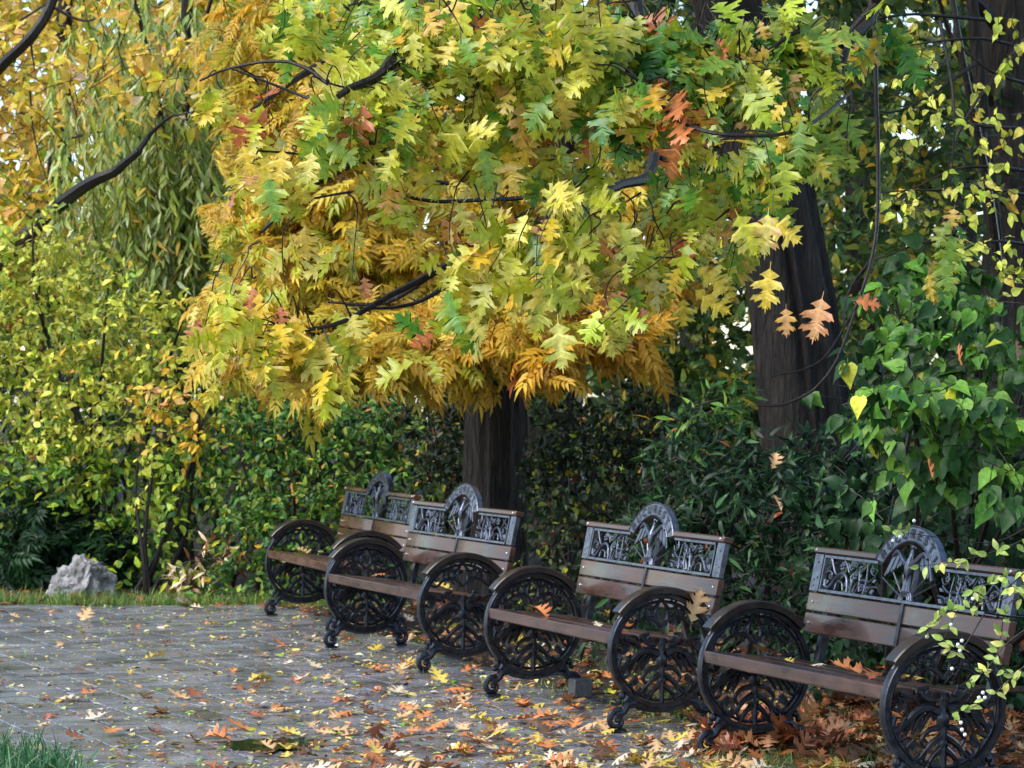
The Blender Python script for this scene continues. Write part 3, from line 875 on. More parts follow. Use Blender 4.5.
def oak_spray(px, py, rx, ry, D, n, pal, tms=OAKT, size=.150):
    s = D / F
    c = at(px, py, D)
    per = 6
    k = max(1, round(n * .90 / per))
    u = rand_unit(k) * (RNG.uniform(.05, 1, (k, 1)) ** .45)
    tips = c + u * np.array([rx * s, max(rx, ry) * s * .8, ry * s])
    for t in tips:
        q = T(t)
        # twig from the nearest bough, arriving from above
        dd = np.linalg.norm(allp - q - np.array([0, 0, .12]), axis=1); a = allp[dd.argmin()]
        start = a if dd.min() < .30 else q + np.array([RNG.normal(.06, .1), RNG.normal(.15, .08), RNG.uniform(.12, .3)])
        midp = (start + q) / 2 + np.array([0, 0, .05]) + RNG.normal(0, .03, 3)
        tp_ = spline([start, (start + midp) / 2 + RNG.normal(0, .012, 3), midp, (midp + q) / 2 + RNG.normal(0, .012, 3), q], 3)
        tw.tube(tp_, np.linspace(.0042, .0016, len(tp_)), 4, False)
        m = per
        dirs = np.c_[RNG.normal(-.05, .45, m), RNG.normal(-.15, .42, m), RNG.normal(-.85, .4, m)]
        nr = np.c_[RNG.normal(-.25, .55, m), RNG.normal(-.85, .45, m), RNG.normal(.45, .5, m)]
        base = q + (start - q) * RNG.uniform(0, .95, (m, 1)) + dirs * .035 + RNG.normal(0, .02, (m, 3))
        A, B = pick(pal, m, .12)
        scatter_templates(L, tms, base, dirs, nr, size * RNG.uniform(.5, 1.22, m), A, B)


for a in OAKC: oak_spray(*a)
# single leaves that hang free and catch the eye
for (px, py, D, ang, sz, A, B) in [(770, 268, 10.2, -8, .15, Y1, Y3), (822, 298, 10.2, -14, .155, O3, O1), (786, 308, 10.4, 0, .10, O3, Y2), (856, 300, 10.3, 80, .09, O1, O2), (558, 322, 10.1, 5, .17, PALE, YG1), (268, 178, 10.5, 12, .17, G3, YG3), (283, 150, 10.6, -8, .13, Y1, Y3), (243, 145, 10.6, 14, .12, Y1, Y2), (312, 152, 10.6, -10, .12, PALE, Y3), (738, 215, 10.2, 25, .16, YG1, Y3), (768, 214, 10.25, -6, .15, PALE, O3), (784, 160, 10.3, 4, .15, YG2, YG3)]:
    t = radians(ang)
    L.add(OAKT[0], T(at(px, py, D))[None], np.array([[sin(t), -.1, -cos(t)]]), np.array([[-.2, -.9, .35]]), sz, A[None], B[None], .05)
# canopy above the picture, shading the benches
for k in range(46):
    x, y = RNG.uniform(-1.2, 3.6), RNG.uniform(11, 19); z = RNG.uniform(4.4, 6.6)
    clump(L, None, T((x, y, z)), (.8, .9, .45), 60, OAKT, .17, P_OAK_GREEN, per=6, down=.7, twl=.4)
tw.build('branch', M_TWIG, oak)
L.build('crown', M_OAK, oak)

# ---------------------------------------------------------------- yellow tree with feathery compound leaves on the upright trunk
ab = np.array([-.115, 20.2, -.014])
ash = thing('walnut_tree', 'tree with upright grey-brown trunk and feathery golden-yellow compound leaves behind the second bench row', 'tree', tuple(ab))
ash['label'] = 'upright trunk behind the third bench with feathery golden-yellow compound leaves'
trunk('trunk', [(0, 0, 0), (.0, 0, .8), (.01, 0, 1.6), (.0, 0, 2.6), (-.04, 0, 3.8), (-.02, .05, 5.2), (.02, .1, 7.0)], [.235, .22, .205, .195, .17, .12, .06], M_BARK_GREY, ash, .25, 44, 5)
tw = MB(); L = Leaves()
T = lambda p: np.asarray(p) - ab
for pts, r0, r1 in [
    ([(-.12, 20.2, 3.0), at(440, 120, 19.6), at(370, 150, 19), at(300, 190, 18.6), at(262, 230, 18.4)], .075, .012),
    ([(-.13, 20.2, 3.4), at(420, 30, 19.6), at(330, 60, 19), at(250, 110, 18.6)], .07, .012),
    ([(-.12, 20.2, 2.6), at(450, 240, 19.6), at(390, 290, 19), at(320, 330, 18.7)], .05, .008),
    ([(-.12, 20.1, 2.7), at(540, 240, 19.4), at(590, 310, 18.8), at(640, 340, 18.6)], .05, .008),
    ([(-.12, 20.1, 2.9), at(500, 260, 19), at(490, 340, 18.6)], .04, .006),
    ([(-.1, 20.2, 4.4), (.9, 19.4, 5.2), (1.8, 18.6, 5.4)], .08, .02), ([(-.1, 20.2, 4.6), (-1.4, 19.6, 5.6), (-2.6, 19, 5.6)], .08, .02)]:
    limb(tw, [T(p) for p in pts], r0, r1, 6, 7, .006)
ASHC = [(262, 40, 56, 60, 19.6, 60, P_ASH), (262, 120, 40, 50, 19.4, 50, P_ASH), (300, 110, 60, 60, 19.2, 75, P_ASH), (282, 190, 46, 40, 19, 52, P_ASH), (330, 190, 60, 40, 19, 50, P_ASH), (270, 255, 42, 42, 18.8, 56, P_ASH), (320, 260, 60, 50, 18.8, 85, P_ASH),
        (400, 250, 60, 45, 19, 70, P_ASH), (300, 330, 60, 40, 18.6, 60, P_ASH), (370, 322, 60, 34, 18.5, 85, P_ASH), (420, 345, 50, 22, 18.3, 50, P_ASH), (470, 318, 50, 34, 18.5, 70, P_ASH), (520, 325, 45, 30, 18.2, 62, P_ASH), (545, 355, 22, 10, 18, 18, P_ASH_OR),
        (580, 318, 40, 24, 18.4, 44, P_ASH_OR), (615, 325, 24, 14, 18.6, 14, P_ASH_OR), (455, 350, 40, 12, 18.2, 20, P_ASH), (370, 345, 40, 12, 18.4, 18, P_ASH), (390, 120, 80, 70, 19.6, 80, P_ASH), (470, 180, 70, 50, 19.4, 70, P_ASH), (560, 250, 60, 50, 19.2, 60, P_ASH),
        (640, 200, 60, 60, 19.6, 50, P_ASH), (520, 60, 90, 60, 20, 70, P_ASH), (640, 90, 70, 60, 20, 50, P_ASH), (238, 190, 20, 36, 19.2, 16, P_ASH), (250, 345, 46, 22, 18.8, 30, P_ASH), (236, 300, 26, 28, 18.8, 22, P_ASH), (310, 366, 30, 16, 18.5, 16, P_ASH), (625, 335, 20, 14, 18.5, 10, P_ASH_OR), (640, 290, 40, 20, 18.9, 20, P_ASH), (680, 260, 30, 24, 19, 10, P_ASH_OR)]
OFF = ab
for (px, py, rx, ry, D, n, pal) in ASHC:
    px_clump(L, tw, px, py, rx, ry, D, n * 2.9, PIN, .20, pal, depth=.5, per=3, down=.35, up=.1, twl=.28, face=(-.2, -.5, .8), nj=.45, twr=.004, jit=.1)
for k in range(14):
    x, y = RNG.uniform(-2.6, 1.6), RNG.uniform(19, 21.5)
    clump(L, None, T((x, y, RNG.uniform(4.6, 6.4))), (.8, .8, .5), 45, PIN, .36, P_ASH, per=3, down=.5)
tw.build('branch', M_TWIG, ash)
L.build('crown', M_ASH, ash)

# ---------------------------------------------------------------- further trees
def plant(name, label, cat, base, clumps, tms, size, stems=5, mat_=None, stem_r=(.022, .006), group=None, leafname='foliage', stem_pts=None, spread=.25, **kw):
    """shrub: stems rising from the base to every clump, leafy twigs in the clumps"""
    global OFF
    base = np.asarray(base, float); OFF = base
    o = thing(name, label, cat, tuple(base), 0, group)
    tw, L = MB(), Leaves()
    for i, cl in enumerate(clumps):
        px, py, rx, ry, D, n, pal = cl[:7]
        top = at(px, py, D) - base
        if i < stems:
            f0 = np.array([RNG.normal(0, spread), RNG.normal(0, spread), 0])
            limb(tw, [f0, f0 * .8 + top * np.array([.25, .25, .35]) + RNG.normal(0, .04, 3), top * np.array([.75, .75, .8]) + RNG.normal(0, .04, 3), top + np.array([0, 0, ry * D / F * .6])], stem_r[0], stem_r[1], 5, 6, .006)
        px_clump(L, tw, px, py, rx, ry, D, n, tms, size, pal, **kw)
    if tw.n: tw.build('stem', M_TWIG, o)
    L.build(leafname, mat_ or M_SHRUB, o)
    return o


def big_tree(name, label, base, tpts, radii, limbs, clumps, tms, size, mat_, bark=None, **kw):
    global OFF
    base = np.asarray(base, float); OFF = base
    o = thing(name, label, 'tree', tuple(base))
    trunk('trunk', tpts, radii, bark or M_BARK, o, .3, 24, int(abs(base[0] * 10)) + 1)
    tw, L = MB(), Leaves()
    for pts, r0, r1 in limbs: limb(tw, [np.asarray(p) - base for p in pts], r0, r1, 6, 7, .008)
    for cl in clumps:
        px, py, rx, ry, D, n, pal = cl[:7]
        px_clump(L, tw, px, py, rx, ry, D, n, tms, size, pal, **kw)
    if tw.n: tw.build('branch', M_TWIG, o)
    L.build('crown', mat_, o)
    return o


# yellow tree, upper left
bx = ground_pt(-40, 27.5)
big_tree('yellow_tree', 'bright yellow-leaved tree at the left with dark slanting limbs', bx, [(0, 0, 0), (.05, 0, 1.2), (.1, 0, 2.6), (.1, 0, 4), (.0, 0, 6)], [.24, .2, .18, .15, .07],
         [([at(-30, 290, 27.4), at(40, 222, 25.2), at(85, 185, 24.4), at(118, 168, 24.2), at(140, 150, 24)], .08, .028),
          ([at(138, 151, 24), at(152, 132, 24), at(170, 118, 23.8), at(195, 112, 23.6)], .027, .005),
          ([at(-30, 100, 25.5), at(5, 62, 25.2), at(30, 38, 25), at(50, 5, 25), at(62, -40, 25)], .050, .042),
          ([at(30, 38, 25), at(34, 70, 25)], .012, .005), ([at(50, 5, 25), at(85, 20, 25), at(120, 10, 25)], .016, .006), ([at(20, 20, 25.2), at(60, -5, 25.2)], .012, .008),
          ([at(0, 40, 25), at(-20, 20, 25)], .02, .01), ([at(60, 140, 26), at(110, 130, 26), at(150, 140, 26)], .012, .006), ([at(30, 90, 25.6), at(34, 140, 25.6), at(48, 190, 25.6)], .010, .004), ([at(60, 60, 25.6), at(75, 110, 25.6), at(80, 150, 25.6)], .008, .004)],
         [(20, 60, 70, 60, 27, 260, P_YELTREE), (100, 60, 60, 60, 27.5, 250, P_YELTREE), (170, 60, 60, 60, 27.5, 240, P_YELTREE), (30, 130, 50, 45, 27, 200, P_YELTREE), (110, 110, 50, 26, 27, 110, P_YELTREE), (200, 85, 36, 24, 27, 60, P_YELTREE),
          (30, 190, 50, 26, 26, 110, P_FARY), (20, 235, 40, 14, 26, 50, P_BUSH), (90, 5, 120, 40, 28, 260, P_YELTREE), (210, 20, 60, 50, 28, 160, P_YELTREE), (10, 110, 50, 60, 28.5, 150, P_YELTREE), (0, 200, 50, 50, 28, 180, P_FARY), (-30, 270, 50, 60, 28, 160, P_FARY), (60, 230, 50, 40, 28, 120, P_FARY), (100, -70, 160, 60, 28, 200, P_YELTREE), (110, 40, 70, 50, 24.2, 110, P_YELTREE), (180, 60, 50, 50, 24.2, 80, P_YELTREE), (60, 100, 50, 40, 24.4, 60, P_YELTREE), (130, 105, 50, 24, 24.2, 40, P_YELTREE)],
         OVT, .13, M_FAR, twl=.6, twr=.006, down=.5, depth=.9, twmax=30)

# willow with drooping strands
wb = ground_pt(175, 25.8); OFF = wb
wil = thing('willow_tree', 'grey-green weeping willow with long drooping strands behind the yellow shrub', 'tree', tuple(wb))
trunk('trunk', [(0, 0, 0), (.03, 0, 1.5), (.05, 0, 3), (.1, .1, 5), (.15, .1, 6.5)], [.15, .12, .09, .05, .02], M_BARK, wil, .3, 24, 9)
tw, L = MB(), Leaves()
for k in range(360):
    px = RNG.normal(166, 40); D = RNG.uniform(24.6, 26.6); y0 = RNG.uniform(105, 225) if RNG.random() < .8 else RNG.uniform(-20, 110); y1 = y0 + RNG.uniform(70, 190)
    y1 = min(y1, 350)
    a, b_ = at(px, y0, D) - wb, at(px + RNG.normal(-4, 8), y1, D) - wb
    m = int((y1 - y0) * .36)
    t = np.linspace(0, 1, m)[:, None]
    P = a + (b_ - a) * t + np.c_[.06 * np.sin(t[:, 0] * 5 + k), 0 * t[:, 0], 0 * t[:, 0]]
    tw.tube(P[::max(1, m // 6)], .004, 3, False)
    dd = np.c_[RNG.normal(-.1, .55, m), RNG.normal(-.1, .5, m), -np.ones(m) * .8]
    A, B = pick(P_WILLOW, m, .14)
    scatter_templates(L, LAT, P, dd, np.c_[RNG.normal(-.5, .6, m), RNG.normal(-.5, .5, m), RNG.normal(.8, .4, m)], RNG.uniform(.10, .18, m), A, B)
for pts in [[at(180, 200, 25.6), at(195, 60, 25.4), at(230, -60, 25.2)], [at(178, 220, 25.6), at(150, 60, 25.4), at(110, -80, 25.2)]]:
    limb(tw, [p - wb for p in pts], .035, .012, 6, 7)
tw.build('branch', M_TWIG, wil); L.build('crown', M_FAR, wil)

# yellow-green bush at the left, its dark foot, sapling, weeds
plant('yellow_green_shrub', 'tall yellow-green shrub behind the pale boulder at the left', 'shrub', ground_pt(85, 23.2),
      [(40, 300, 70, 70, 23, 693, P_BUSH), (110, 330, 70, 70, 22.8, 714, P_BUSH), (20, 390, 60, 60, 22.8, 546, P_BUSH), (90, 420, 70, 60, 22.5, 693, P_BUSH), (170, 390, 55, 60, 22.6, 483, P_BUSH), (40, 470, 60, 45, 22.5, 483, P_BUSHLOW), (120, 490, 60, 45, 22.4, 504, P_BUSHLOW),
       (30, 245, 55, 40, 23, 315, P_BUSH), (190, 330, 40, 45, 22.9, 252, P_BUSH), (200, 460, 40, 45, 22.7, 273, P_BUSHLOW), (-30, 330, 50, 90, 23, 399, P_BUSH), (130, 550, 55, 35, 22.4, 252, P_BUSHLOW), (60, 360, 120, 120, 24, 882, P_BUSHLOW), (90, 270, 50, 40, 23.3, 189, P_BUSH)],
      OVT, .078, 9, None, (.026, .008), per=10, twl=.45, face=(-.4, -.35, .85), twmax=60)
plant('dark_fern_shrub', 'low dark green ferny shrub beside the pale boulder', 'shrub', ground_pt(60, 22.7),
      [(30, 530, 36, 34, 22.6, 170, P_DARK), (75, 530, 40, 30, 22.7, 160, P_DARK), (5, 560, 30, 24, 22.5, 120, P_DARK), (112, 556, 24, 24, 22.6, 90, P_DARK), (-20, 520, 30, 50, 22.6, 90, P_DARK)],
      PIN, .21, 4, None, (.012, .005), per=3, twl=.3, down=.3, twmax=20, depth=.3)
plant('orange_sapling', 'thin dark-stemmed sapling with orange-yellow leaves behind the grass verge', 'tree', ground_pt(150, 21.7),
      [(168, 385, 26, 44, 21.7, 90, [(3, S(206, 160, 50), Y2), (2, O3, Y1), (1, YG1, Y1)]), (200, 425, 34, 30, 21.6, 80, [(3, S(206, 160, 50), Y2), (1, YG1, Y1)]), (140, 470, 30, 40, 21.7, 60, P_BUSH), (185, 480, 34, 40, 21.6, 80, P_BUSHLOW), (215, 400, 26, 34, 21.8, 50, P_BUSH), (165, 520, 34, 30, 21.7, 60, P_BUSHLOW)],
      OVT, .085, 5, None, (.020, .006), per=6, twl=.35, spread=.06, twmax=30)
plant('dried_weeds', 'clump of pale dried weeds at the foot of the sapling', 'weeds', ground_pt(205, 21.3),
      [(200, 560, 22, 26, 21.2, 60, [(2, S(196, 170, 130), S(206, 186, 150)), (1, BR1, O3), (1, YG2, Y2)]), (222, 548, 16, 26, 21.3, 40, [(2, S(176, 140, 96), S(200, 176, 140)), (1, BR1, BR2)]), (180, 575, 18, 14, 21.2, 30, [(1, S(200, 180, 140), Y2), (1, YG2, YG1)])],
      LAT, .11, 3, M_FALLEN, (.006, .003), per=5, twl=.3, twmax=40, spread=.08)

# green hedge row behind the benches
plant('green_shrub', 'rounded mid-green shrub behind the farthest bench', 'shrub', ground_pt(300, 21.6),
      [(270, 430, 50, 50, 21.6, 612, P_MID), (330, 420, 55, 45, 21.6, 646, P_MID), (290, 500, 55, 50, 21.2, 646, P_MID), (250, 540, 40, 45, 21.3, 391, P_MID), (340, 480, 50, 50, 21.2, 561, P_MID), (390, 430, 45, 45, 21.6, 476, P_MID), (240, 480, 36, 50, 21.6, 340, P_MID),
       (300, 560, 40, 30, 21, 306, P_MID), (410, 480, 40, 40, 21.2, 374, P_MID), (300, 390, 60, 30, 22.2, 340, P_MID), (240, 400, 40, 40, 22.5, 272, P_MID), (250, 585, 50, 16, 21.0, 130, P_MID), (210, 570, 40, 26, 21.6, 120, P_MID), (380, 540, 50, 50, 21.4, 374, P_MID)],
      OVT, .062, 7, None, per=10, twl=.3, twmax=30, jit=.2)
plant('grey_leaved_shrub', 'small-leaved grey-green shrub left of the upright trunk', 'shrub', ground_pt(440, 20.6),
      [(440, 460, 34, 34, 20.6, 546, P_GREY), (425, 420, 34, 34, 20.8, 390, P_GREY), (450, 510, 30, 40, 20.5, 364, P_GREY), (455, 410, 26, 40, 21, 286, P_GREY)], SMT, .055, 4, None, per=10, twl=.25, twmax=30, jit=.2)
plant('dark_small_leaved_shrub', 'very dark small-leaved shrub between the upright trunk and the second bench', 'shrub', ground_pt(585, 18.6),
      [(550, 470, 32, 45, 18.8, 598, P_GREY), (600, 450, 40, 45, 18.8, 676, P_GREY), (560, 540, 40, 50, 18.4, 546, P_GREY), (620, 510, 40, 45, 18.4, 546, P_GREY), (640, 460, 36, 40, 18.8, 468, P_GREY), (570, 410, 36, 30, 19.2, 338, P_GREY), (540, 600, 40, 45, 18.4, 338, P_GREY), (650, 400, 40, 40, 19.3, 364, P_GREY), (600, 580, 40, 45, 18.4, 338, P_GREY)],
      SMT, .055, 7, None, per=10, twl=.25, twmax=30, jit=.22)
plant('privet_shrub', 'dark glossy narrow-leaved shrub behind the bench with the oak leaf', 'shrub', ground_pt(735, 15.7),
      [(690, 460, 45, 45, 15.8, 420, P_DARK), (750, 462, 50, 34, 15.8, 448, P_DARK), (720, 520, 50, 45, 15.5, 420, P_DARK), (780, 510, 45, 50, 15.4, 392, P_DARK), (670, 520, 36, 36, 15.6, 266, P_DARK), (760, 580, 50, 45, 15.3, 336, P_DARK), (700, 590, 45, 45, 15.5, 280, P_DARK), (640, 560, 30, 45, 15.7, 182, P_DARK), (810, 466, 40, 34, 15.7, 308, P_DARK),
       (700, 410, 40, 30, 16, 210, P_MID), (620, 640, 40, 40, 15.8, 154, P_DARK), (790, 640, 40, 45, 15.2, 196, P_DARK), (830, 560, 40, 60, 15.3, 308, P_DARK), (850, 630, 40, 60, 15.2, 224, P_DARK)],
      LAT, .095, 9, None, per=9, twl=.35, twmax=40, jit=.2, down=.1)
plant('lush_shrub', 'lush shrub with large heart-shaped green leaves above the nearest bench', 'shrub', ground_pt(965, 13.7),
      [(960, 400, 60, 40, 13, 130, P_LUSH), (900, 390, 50, 34, 13.0, 90, P_LUSH), (1000, 450, 50, 45, 12.8, 110, P_LUSH), (930, 460, 50, 40, 13.2, 95, P_LUSH), (980, 340, 60, 40, 13.5, 120, P_LUSH), (900, 320, 50, 40, 13.8, 100, P_LUSH), (885, 430, 36, 30, 13.4, 50, P_LUSH), (1040, 380, 50, 80, 13.2, 120, P_LUSH),
       (890, 500, 50, 40, 13.8, 70, P_DARK), (970, 520, 60, 36, 13.6, 70, P_DARK), (868, 375, 24, 36, 14.2, 40, P_DARK), (1010, 540, 40, 50, 13.8, 60, P_DARK), (940, 280, 70, 40, 14.2, 120, P_LUSH), (1060, 500, 50, 80, 13.4, 80, P_DARK)],
      HET, .100, 8, None, (.018, .006), per=6, twl=.4, down=1.0, face=(-.3, -.75, .55), nj=.4, twmax=40)
plant('dark_undergrowth_and_added_clumps', 'dark leafy undergrowth directly behind the nearest bench, with added clumps out of view', 'shrub', ground_pt(930, 14.6),
      [(830, 520, 50, 50, 14.6, 338, P_DARK), (900, 560, 60, 50, 14.4, 364, P_DARK), (980, 580, 60, 60, 14.2, 338, P_DARK), (860, 640, 60, 60, 14.2, 260, P_DARK), (940, 680, 60, 60, 14.0, 208, P_DARK), (1020, 640, 50, 80, 14, 260, P_DARK), (1000, 480, 60, 50, 14.8, 260, P_DARK), (1500, 200, 260, 260, 13.0, 700, P_DARK), (1500, 560, 260, 260, 12.5, 600, P_DARK), (1760, 100, 380, 420, 9.5, 900, P_DARK), (1760, 700, 380, 420, 9.5, 900, P_DARK), (2500, 0, 600, 650, 6.8, 900, P_DARK), (2500, 800, 600, 500, 6.8, 700, P_DARK), (880, 460, 60, 50, 14.9, 286, P_DARK)],  # off-frame clumps at the right are added to darken what the bench iron reflects
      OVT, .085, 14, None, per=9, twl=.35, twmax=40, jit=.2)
plant('light_green_shrub', 'lighter green shrub seen between the two tree trunks', 'shrub', ground_pt(690, 22),
      [(650, 330, 50, 50, 22, 360, P_FARG), (700, 330, 50, 60, 22, 396, P_FARG), (740, 400, 45, 40, 21.6, 312, P_FARG), (690, 390, 50, 40, 21.6, 336, P_FARG), (640, 390, 40, 40, 21.8, 240, P_FARD), (840, 330, 45, 60, 22, 312, P_FARG), (720, 270, 60, 50, 22.4, 312, P_FARG), (850, 240, 50, 50, 22.4, 264, P_FARG), (830, 420, 40, 40, 21.6, 216, P_FARG)],
      OVT, .11, 7, None, per=9, twl=.45, twmax=30, jit=.18)

# thin-branched tree with small yellow-green leaves, upper right
lb = ground_pt(1010, 15.2)
lm = [([at(1010, 500, 15.2), at(1000, 300, 15.2), at(985, 180, 15), at(960, 60, 14.8), at(945, -60, 14.8)], .035, .012)]
for (x0, y0, x1, y1, x2, y2, D) in [(1060, 60, 980, 40, 880, 50, 14.2), (1060, 130, 960, 120, 890, 90, 14.2), (1060, 175, 970, 165, 900, 190, 14), (1050, 200, 980, 185, 880, 185, 14), (1060, 90, 990, 70, 930, 15, 14.4), (990, 250, 930, 240, 870, 260, 14.2), (1060, 250, 990, 240, 940, 262, 13.8), (1000, 20, 900, 15, 830, 30, 14.6), (1040, 20, 970, 110, 945, 170, 14.3), (940, 20, 952, 100, 948, 200, 14.1), (980, 60, 900, 110, 850, 100, 14.5)]:
    lm.append(([at(x0, y0, D + .3), at(x1, y1, D), at(x2, y2, D)], .011, .003))
big_tree('lime_leaved_tree', 'thin-branched tree with sparse lime-yellow leaves at the upper right', lb, [(0, 0, 0), (-.02, 0, .8), (-.05, 0, 2), (-.2, -.1, 3.4), (-.3, -.2, 4.6)], [.05, .045, .04, .03, .015], lm,
         [(960, 60, 70, 50, 14.2, 46, P_LIME), (990, 130, 50, 40, 14.1, 40, P_LIME), (930, 110, 45, 40, 14.2, 26, P_LIME), (970, 185, 60, 24, 13.9, 50, P_LIME), (920, 200, 45, 22, 13.9, 26, P_LIME), (1000, 260, 36, 26, 13.7, 34, P_LIME), (950, 235, 30, 26, 13.9, 16, P_LIME), (910, 50, 50, 45, 14.4, 22, P_LIME), (990, 300, 30, 18, 13.6, 14, P_LIME), (1010, 30, 40, 40, 14.2, 26, P_LIME), (910, 130, 36, 30, 14, 12, P_LIME)],
         OVT + HET, .054, M_SHRUB, per=3, twl=.22, down=.9, face=(-.3, -.85, .4), nj=.4, twr=.0025)
# dark trunk at the right edge
rb = ground_pt(1012, 19)
big_tree('dark_trunk_tree', 'tree with a dark ivy-shaded trunk cut by the upper right corner', rb, [(0, 0, 0), (0, 0, 1.5), (0, 0, 3), (-.05, 0, 4.5), (-.1, 0, 6.5)], [.22, .19, .17, .15, .08],
         [([at(1010, 40, 19), at(960, -10, 18.6), at(880, -40, 18.2)], .05, .02), ([at(1008, 120, 19), at(960, 60, 18.8), at(930, -20, 18.6)], .03, .01)],
         [(960, 30, 70, 60, 20.4, 260, P_FARG), (900, 80, 60, 60, 20.4, 240, P_FARG), (960, 150, 70, 60, 20.2, 260, P_FARG), (880, 180, 50, 60, 20.4, 200, P_FARG), (1040, 60, 40, 80, 20, 160, P_FARD), (950, 240, 80, 50, 20, 260, P_FARG), (850, 30, 60, 60, 20.6, 200, P_FARG), (1000, 300, 60, 60, 19.8, 200, P_FARD), (880, -10, 90, 40, 21, 240, P_FARD), (980, -20, 90, 50, 21, 240, P_FARD), (1040, 140, 50, 80, 21, 160, P_FARD), (780, 0, 60, 60, 21.5, 260, P_FARG), (730, -10, 50, 40, 21.8, 200, P_FARG), (660, 0, 50, 40, 21.8, 160, P_FARG), (930, 120, 90, 80, 21.5, 260, P_FARD), (830, 120, 60, 60, 21.5, 180, P_FARG), (1010, 40, 16, 60, 18.7, 26, P_FARD), (1010, 180, 30, 60, 18.7, 60, P_FARD)],
         OVT, .11, M_FAR, twl=.5, per=9, twmax=20)

# trees standing further back, each with its own trunk and crown
BACK = [  # px, D, crown clumps, tone, label
    (250, 33, P_FARY, 'golden tree far behind the farthest bench, mostly hidden by nearer yellow leaves', 90),
    (390, 35, P_FARG, 'green tree far back behind the golden compound leaves', 100),
    (540, 34, P_FARD, 'dark tree in the shade far behind the upright trunk', 100),
    (690, 32, P_FARD, 'dark tree far back between the two trunks', 90),
    (820, 33, P_FARG, 'yellowish green tree far behind the leaning trunk', 90),
    (960, 31, P_FARD, 'dark tree far back at the right edge', 90),
    (60, 36, P_FARY, 'pale yellow tree far behind the left shrub', 110)]
for (px, D, pal, lab, rx) in BACK:
    bb = ground_pt(px, D)
    cl = []
    for k in range(10):
        cl.append((px + RNG.normal(0, rx * .6), RNG.uniform(-60, 470), rx * .7, 75, D + RNG.normal(0, .7), 170, pal))
    big_tree('background_tree', lab, bb, [(0, 0, 0), (.05, 0, 2), (0, 0, 4), (.1, 0, 7)], [.2, .17, .14, .05], [], cl, OVT, .17, M_FAR, twl=.7, twr=.008, per=9, twmax=12)
for k, (px, D, pal, lab) in enumerate([(-20, 25.5, P_FARD, 'dark shrub deep behind the yellow-green shrub at the left edge'), (110, 26.5, P_FARG, 'green shrub half hidden between the yellow-green shrub and the willow'), (215, 25, P_FARD, 'dark green shrub behind the dried weeds'), (330, 25.5, P_FARD, 'dark green shrub behind the rounded shrub at the farthest bench'),
                                       (450, 25, P_FARD, 'shaded shrub behind the upright trunk'), (600, 25.5, P_FARD, 'shaded shrub deep between the two trunks'), (760, 25, P_FARD, 'shaded shrub behind the leaning trunk'), (920, 24, P_FARD, 'shaded shrub deep behind the heart-leaved shrub')]):
    plant('background_shrub', lab, 'shrub', ground_pt(px, D), [(px + RNG.normal(0, 30), y_, 85, 50, D + RNG.normal(0, .3), 330, pal) for y_ in (380, 430, 480, 530)], OVT, .11, 4, M_FAR, per=10, twl=.5, twmax=10, group=None)
plant('background_shrub', 'tall yellowish shrub closing the gap at the left edge behind the yellow-green one', 'shrub', ground_pt(10, 26.8), [(x_, y_, 60, 45, 26.8, 300, P_FARG if y_ > 300 else P_FARY) for x_, y_ in ((0, 230), (40, 270), (-10, 300), (60, 330), (10, 360), (70, 240), (110, 300))], OVT, .11, 5, M_FAR, per=10, twl=.5, twmax=10)
for k, (x_, y_, rx_, lab) in enumerate([(60, 60, 110, 'pale golden tree behind the slanting dark limbs at the upper left'), (240, 60, 90, 'golden tree filling the sky gap above the willow')]):
    big_tree('background_tree', lab, ground_pt(x_, 34), [(0, 0, 0), (.05, 0, 2), (0, 0, 4), (.1, 0, 7)], [.2, .17, .14, .05], [], [(x_ + RNG.normal(0, 60), yy, rx_ * .7, 60, 34, 200, P_FARY) for yy in (-60, -20, 10, 50, 90, 130, 180, 230)], OVT, .17, M_FAR, twl=.7, twr=.008, per=9, twmax=12)
for k, (x_, y_, pal, lab) in enumerate([(560, 150, P_FARG, 'yellow-green tree closing the gap behind the oak leaves above the upright trunk'), (860, 200, P_FARG, 'yellow-green tree closing the gap right of the leaning trunk')]):
    big_tree('background_tree', lab, ground_pt(x_, 29), [(0, 0, 0), (.05, 0, 2), (0, 0, 4), (.1, 0, 7)], [.2, .17, .14, .05], [], [(x_ + RNG.normal(0, 45), yy, 75, 55, 29, 200, pal) for yy in (-20, 40, 90, 140, 190, 240, 300, 360)], OVT, .15, M_FAR, twl=.6, twr=.007, per=9, twmax=12)
# the wood behind everything: one mass
L = Leaves(); OFF = np.zeros(3)
for k in range(420):
    px = RNG.uniform(-320, 1350); D = RNG.uniform(38, 43); py = RNG.uniform(-160, 490)
    pal = P_FARY if (px < 260 and py < 260 and RNG.random() < .75) else (P_FARG if (RNG.random() < (.6 if px < 700 else .35)) else P_FARD)
    px_clump(L, None, px, py, 70, 60, D, 60, OVT, .30, pal, twl=.9, per=9, jit=.2)
tag(L.build('far_wood', M_FAR), 'distant mass of autumn trees closing the view behind the park', 'woodland', kind='stuff')

